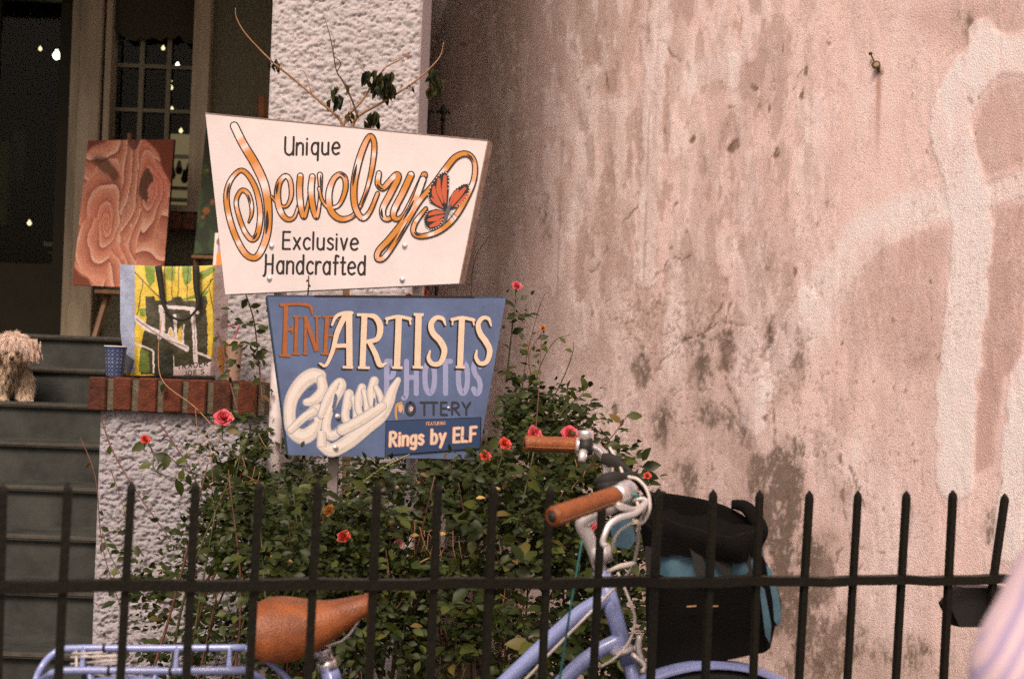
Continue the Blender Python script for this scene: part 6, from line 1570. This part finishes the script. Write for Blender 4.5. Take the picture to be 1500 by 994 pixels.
# ------------------------------------------------------------------ small dog on the steps
DY = 5.66; DZ = EYE - .137
dog = empty("dog", (W(20, 590, DY).x, DY + .08, DZ), "small shaggy cream dog standing on the step at the left edge of the photo", "dog")
def dp(px, py, dy=0): return tuple(W(px, py, DY + dy))
balls = []
balls += chain(dp(14, 548, .08), dp(-38, 552, .20), .060, .058, .5)                    # trunk, running off to the left
balls += chain(dp(18, 535, .03), dp(16, 555, .06), .050, .058, .5)                      # chest
balls += chain(dp(20, 520, .02), dp(19, 505, .01), .046, .048, .4)                      # neck, head
balls += [(dp(22, 508, -.01), .060), (dp(10, 510, -.02), .042), (dp(36, 509, 0), .040)]
balls += chain(dp(18, 522, -.055), dp(17, 528, -.075), .030, .022, .4)                  # muzzle
for px, dy in ((37, .02), (2, .03)):                                                    # front legs
    x1 = px
    balls += chain(dp(px - 2, 552, dy + .03), dp(x1, 572, dy + .02), .030, .021, .5) + chain(dp(x1, 572, dy + .02), dp(x1, 583, dy), .020, .019, .5) + [(dp(x1 + 1, 586, dy - .015), .021), (dp(x1 + 2, 587, dy - .03), .016)]
for px, dy in ((-34, .20), (-52, .16)):
    balls += chain(dp(px, 556, dy), dp(px + 4, 570, dy - .03), .036, .024, .5) + chain(dp(px + 4, 570, dy - .03), dp(px - 2, 584, dy), .020, .017, .5) + [(dp(px, 587, dy - .02), .018)]
balls += chain(dp(-58, 540, .26), dp(-72, 522, .28), .022, .016, .4)
m_fur = mat("cream_fur", (.70, .56, .44), .9, noise=.35, scale=40)
body = organic("body", balls, m_fur, dog, .012)
me = body.data; n = len(me.polygons); BV = np.zeros(len(me.vertices) * 3); me.vertices.foreach_get("co", BV); BV = BV.reshape(-1, 3) + np.array(WORLD[body.name])
cen = np.zeros(n * 3); nor = np.zeros(n * 3); ar = np.zeros(n); me.polygons.foreach_get("center", cen); me.polygons.foreach_get("normal", nor); me.polygons.foreach_get("area", ar)
cen = cen.reshape(-1, 3) + np.array(WORLD[body.name]); nor = nor.reshape(-1, 3)
idx = rng.choice(n, 34000, p=ar / ar.sum()); V = []; Fc = []; cols = []
hpx, hpy = proj(cen[idx])
for q_, i in enumerate(idx):
    p = cen[i] + rng.normal(size=3) * .003; nn = nor[i]; px_, py_ = hpx[q_], hpy[q_]
    head = py_ < 532
    if abs(px_ - 17) < 15 and 509 < py_ < 533 and cen[i][1] < DY + .02: Ln = .006
    else: Ln = rng.uniform(.016, .032) * (1.1 if head else .85)
    if p[2] < DZ + .02: Ln = .012
    d = nn * .7 + np.array([(.25 if px_ > 20 else -.25) * (1 if head else .3), -.1, -.75]) + rng.normal(size=3) * .20 + .35 * np.array([math.sin(px_ * .9 + py_ * .3), 0, math.cos(py_ * .8 + px_ * .2) * .5]); d /= np.linalg.norm(d)
    s_ = np.cross(d, [rng.normal(), rng.normal(), 1]); s_ = s_ / (np.linalg.norm(s_) + 1e-9) * .0010
    b0 = len(V); m1 = p + d * Ln * .55 + nn * .003; e = p + d * Ln + np.array([0, 0, -.012])
    e[2] = max(e[2], DZ + .002)
    V += [p - s_, p + s_, m1 + s_ * .7, m1 - s_ * .7, e]; Fc += [(b0, b0 + 1, b0 + 2, b0 + 3), (b0 + 3, b0 + 2, b0 + 4)]
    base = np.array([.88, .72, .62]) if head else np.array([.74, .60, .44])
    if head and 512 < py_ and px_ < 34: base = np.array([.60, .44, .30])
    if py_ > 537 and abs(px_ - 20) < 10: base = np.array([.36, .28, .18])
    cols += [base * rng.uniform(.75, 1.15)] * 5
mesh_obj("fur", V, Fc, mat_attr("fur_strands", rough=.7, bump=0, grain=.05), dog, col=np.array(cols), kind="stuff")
# ears: flaps of longer hair
for (ex_, ey_, sx) in ((42, 504, 1), (-2, 506, -1)):
    bl = chain(dp(ex_, ey_, .0), dp(ex_ + 6 * sx, ey_ + 22, .0), .022, .013, .4); organic("ear", bl, m_fur, dog, .008)
    V = []; Fc = []; cols = []
    for _ in range(900):
        c = np.array(dp(ex_ + rng.normal() * 5 + 2 * sx, ey_ + rng.uniform(-8, 18), rng.normal() * .012 - .012)); d = np.array([.22 * sx + rng.normal() * .12, -.1, -1]); d /= np.linalg.norm(d); s_ = np.array([.0017, .0008, 0]); L = rng.uniform(.02, .036); b0 = len(V)
        V += [c - s_, c + s_, c + d * L]; Fc += [(b0, b0 + 1, b0 + 2)]; cols += [np.array([.72, .52, .40]) * rng.uniform(.7, 1.1)] * 3
    mesh_obj("ear_fur", V, Fc, mat_attr("fur_strands"), dog, col=np.array(cols), kind="stuff")
m_nose = mat("wet_dark_nose", (.02, .014, .012), .25)
t = MB(); c = Vector(dp(17.5, 524.5, -.102)); t.lathe(c, [(.003, -.004), (.009, -.001), (.010, .004), (.006, .008), (.002, .009)], 12, (0, -1, .25)); t.build("nose", m_nose, dog, True)
for ex_ in (9.5, 25.5):
    t = MB(); c = Vector(dp(ex_, 517, -.080)); t.lathe(c, [(.002, -.008), (.007, -.002), (.008, .002), (.005, .006), (.001, .007)], 12, (0, -1, 0)); t.build("eye", m_nose, dog, True)
t = MB(); t.tube([dp(12, 532, -.094), dp(17.5, 530.5, -.104), dp(23, 532, -.094)], .0022, 6, smooth=3); t.build("mouth", m_nose, dog, True)

# ------------------------------------------------------------------ person in a striped shirt close by on the right
PYd = 1.16
def pp(px, py, dy=0): return Vector(W(px, py, PYd + dy))
elb = pp(1530, 1000); sho = pp(1668, 650)
ctr = Vector((sho.x + .165, PYd + .03, 0))
person = empty("person", (ctr.x, ctr.y, 0), "person in a lavender striped shirt passing close by at the right edge, elbow held out", "person")
zS = sho.z
m_skin = mat("skin", (.50, .29, .20), .55, noise=.08, scale=30)
def P3(x, y, z): return (ctr.x + x, ctr.y + y, z)
B = []
B += chain(P3(0, 0, zS + .02), P3(0, 0, zS + .11), .052, .050, .4)
B += [(P3(0, 0, zS + .21), .088), (P3(.015, -.0, zS + .26), .082), (P3(.03, -.01, zS + .17), .060), (P3(.055, 0, zS + .155), .040)]
B += chain(P3(0, 0, zS - .03), P3(0, 0, .95), .105, .10, .4) + [(P3(0, -.10, zS - .06), .085), (P3(0, .10, zS - .06), .085)] + [(P3(0, -.07, .92), .105), (P3(0, .07, .92), .105)]
B = [(Vector(p), r) for p, r in B]
hand1 = elb + Vector((.17, -.03, -.10))
B += chain(sho, elb, .050, .038, .4) + chain(elb, hand1, .036, .026, .4)
sh2 = ctr + Vector((.17, .03, zS)); el2 = ctr + Vector((.20, .05, zS - .30)); ha2 = ctr + Vector((.22, -.08, zS - .52))
B += chain(sh2, el2, .050, .038, .4) + chain(el2, ha2, .036, .026, .4)
for s_, fx2 in ((-.09, .0), (.09, .10)):
    B += chain(P3(0, s_, .86), P3(fx2 * .5, s_, .48), .082, .052, .4) + chain(P3(fx2 * .5, s_, .48), P3(fx2, s_, .08), .050, .034, .4) + chain(P3(fx2, s_, .045), P3(fx2 + .15, s_, .035), .036, .028, .4)
def hand(wr, d, up):
    d = d.normalized(); sd_ = d.cross(up).normalized(); out = chain(wr, wr + d * .05, .026, .030, .4)
    for k, (o_, L) in enumerate(((-.027, .058), (-.009, .068), (.009, .064), (.026, .050))):
        a = wr + d * .075 + sd_ * o_; m1 = a + d * L * .5 - up * .008; out += chain(a - d * .025, m1, .0100, .0090, .4) + chain(m1, m1 + (d * .6 - up * .7).normalized() * L * .5, .0088, .0078, .4)
    out += chain(wr + d * .02 - sd_ * .028, wr + d * .05 - sd_ * .052 - up * .012, .012, .010, .4) + chain(wr + d * .05 - sd_ * .052 - up * .012, wr + d * .078 - sd_ * .050 - up * .022, .0098, .0085, .4)
    return out
B += hand(hand1, hand1 - elb, Vector((0, 0, 1))) + hand(ha2, ha2 - el2, Vector((0, -1, 0)))
B += [(P3(.098, 0, zS + .205), .016), (P3(.104, 0, zS + .19), .014)] + [(P3(.01, s_ * .078, zS + .205), .018) for s_ in (-1, 1)]
organic("body", B, m_skin, person, .016)
for s_ in (-.032, .032):
    t = MB(); c = Vector(P3(.080, s_, zS + .225)); t.lathe(c, [(.002, -.006), (.010, -.002), (.011, .003), (.006, .008), (.001, .009)], 12, (1, 0, 0)); t.build("eye", mat("eye_white_brown", (.12, .07, .05), .2), person, True)
t = MB(); t.tube([P3(.088, -.022, zS + .150), P3(.097, 0, zS + .148), P3(.088, .022, zS + .150)], .005, 8, smooth=3); t.build("mouth", mat("lip", (.38, .14, .12), .5), person, True)
organic("hair", [(P3(-.02, 0, zS + .245), .098), (P3(-.03, 0, zS + .20), .090), (P3(-.045, 0, zS + .13), .060), (P3(.02, 0, zS + .29), .072)], mat("dark_brown_hair", (.03, .018, .012), .6, bump=1, bscale=300, stretch=(1, 1, .1)), person, .016)
# shirt: sleeves and body, looser than the skin, with stripes
ms = mat("striped_shirt", (.62, .52, .66), .85)
nt = ms.node_tree; bnode = nt.nodes["Principled BSDF"]
g = nt.nodes.new("ShaderNodeNewGeometry"); mp = nt.nodes.new("ShaderNodeMapping"); mp.inputs["Rotation"].default_value = (0, R(-24), 0)
wv = nt.nodes.new("ShaderNodeTexWave"); wv.inputs["Scale"].default_value = 34; wv.inputs["Distortion"].default_value = 1.2; wv.inputs["Detail"].default_value = 1; wv.bands_direction = 'X'
rp = nt.nodes.new("ShaderNodeValToRGB"); rp.color_ramp.elements[0].color = (.46, .38, .56, 1); rp.color_ramp.elements[1].color = (.72, .56, .62, 1); rp.color_ramp.elements[0].position = .3; rp.color_ramp.elements[1].position = .6
nt.links.new(g.outputs["Position"], mp.inputs[0]); nt.links.new(mp.outputs[0], wv.inputs[0]); nt.links.new(wv.outputs[0], rp.inputs[0]); nt.links.new(rp.outputs[0], bnode.inputs["Base Color"])
S = chain(sho + Vector((.04, 0, .0)), elb, .078, .066, .35) + chain(elb, elb + (hand1 - elb) * .75, .060, .046, .35)
S += chain(sh2, el2, .070, .058, .4) + chain(el2, el2 + (ha2 - el2) * .7, .056, .044, .4)
S += chain(P3(0, 0, zS - .02), P3(0, 0, .88), .130, .125, .35) + [(P3(0, -.11, zS - .05), .095), (P3(0, .11, zS - .05), .095), (P3(0, -.08, .90), .12), (P3(0, .08, .90), .12)] + chain(sho, ctr + Vector((0, 0, zS)), .075, .085, .4) + chain(sh2, ctr + Vector((0, 0, zS)), .075, .085, .4)
organic("shirt", S, ms, person, .014)
S = []
for s_, fx2 in ((-.09, .0), (.09, .10)): S += chain(P3(0, s_, .86), P3(fx2 * .5, s_, .48), .100, .072, .4) + chain(P3(fx2 * .5, s_, .48), P3(fx2, s_, .12), .070, .060, .4)
organic("trousers", S, mat("dark_trousers", (.04, .045, .06), .9), person, .02)
for s_, fx2 in ((-.09, .0), (.09, .10)): organic("shoe", chain(P3(fx2 - .02, s_, .045), P3(fx2 + .17, s_, .04), .045, .036, .4), mat("dark_shoe", (.02, .018, .016), .5), person, .014)
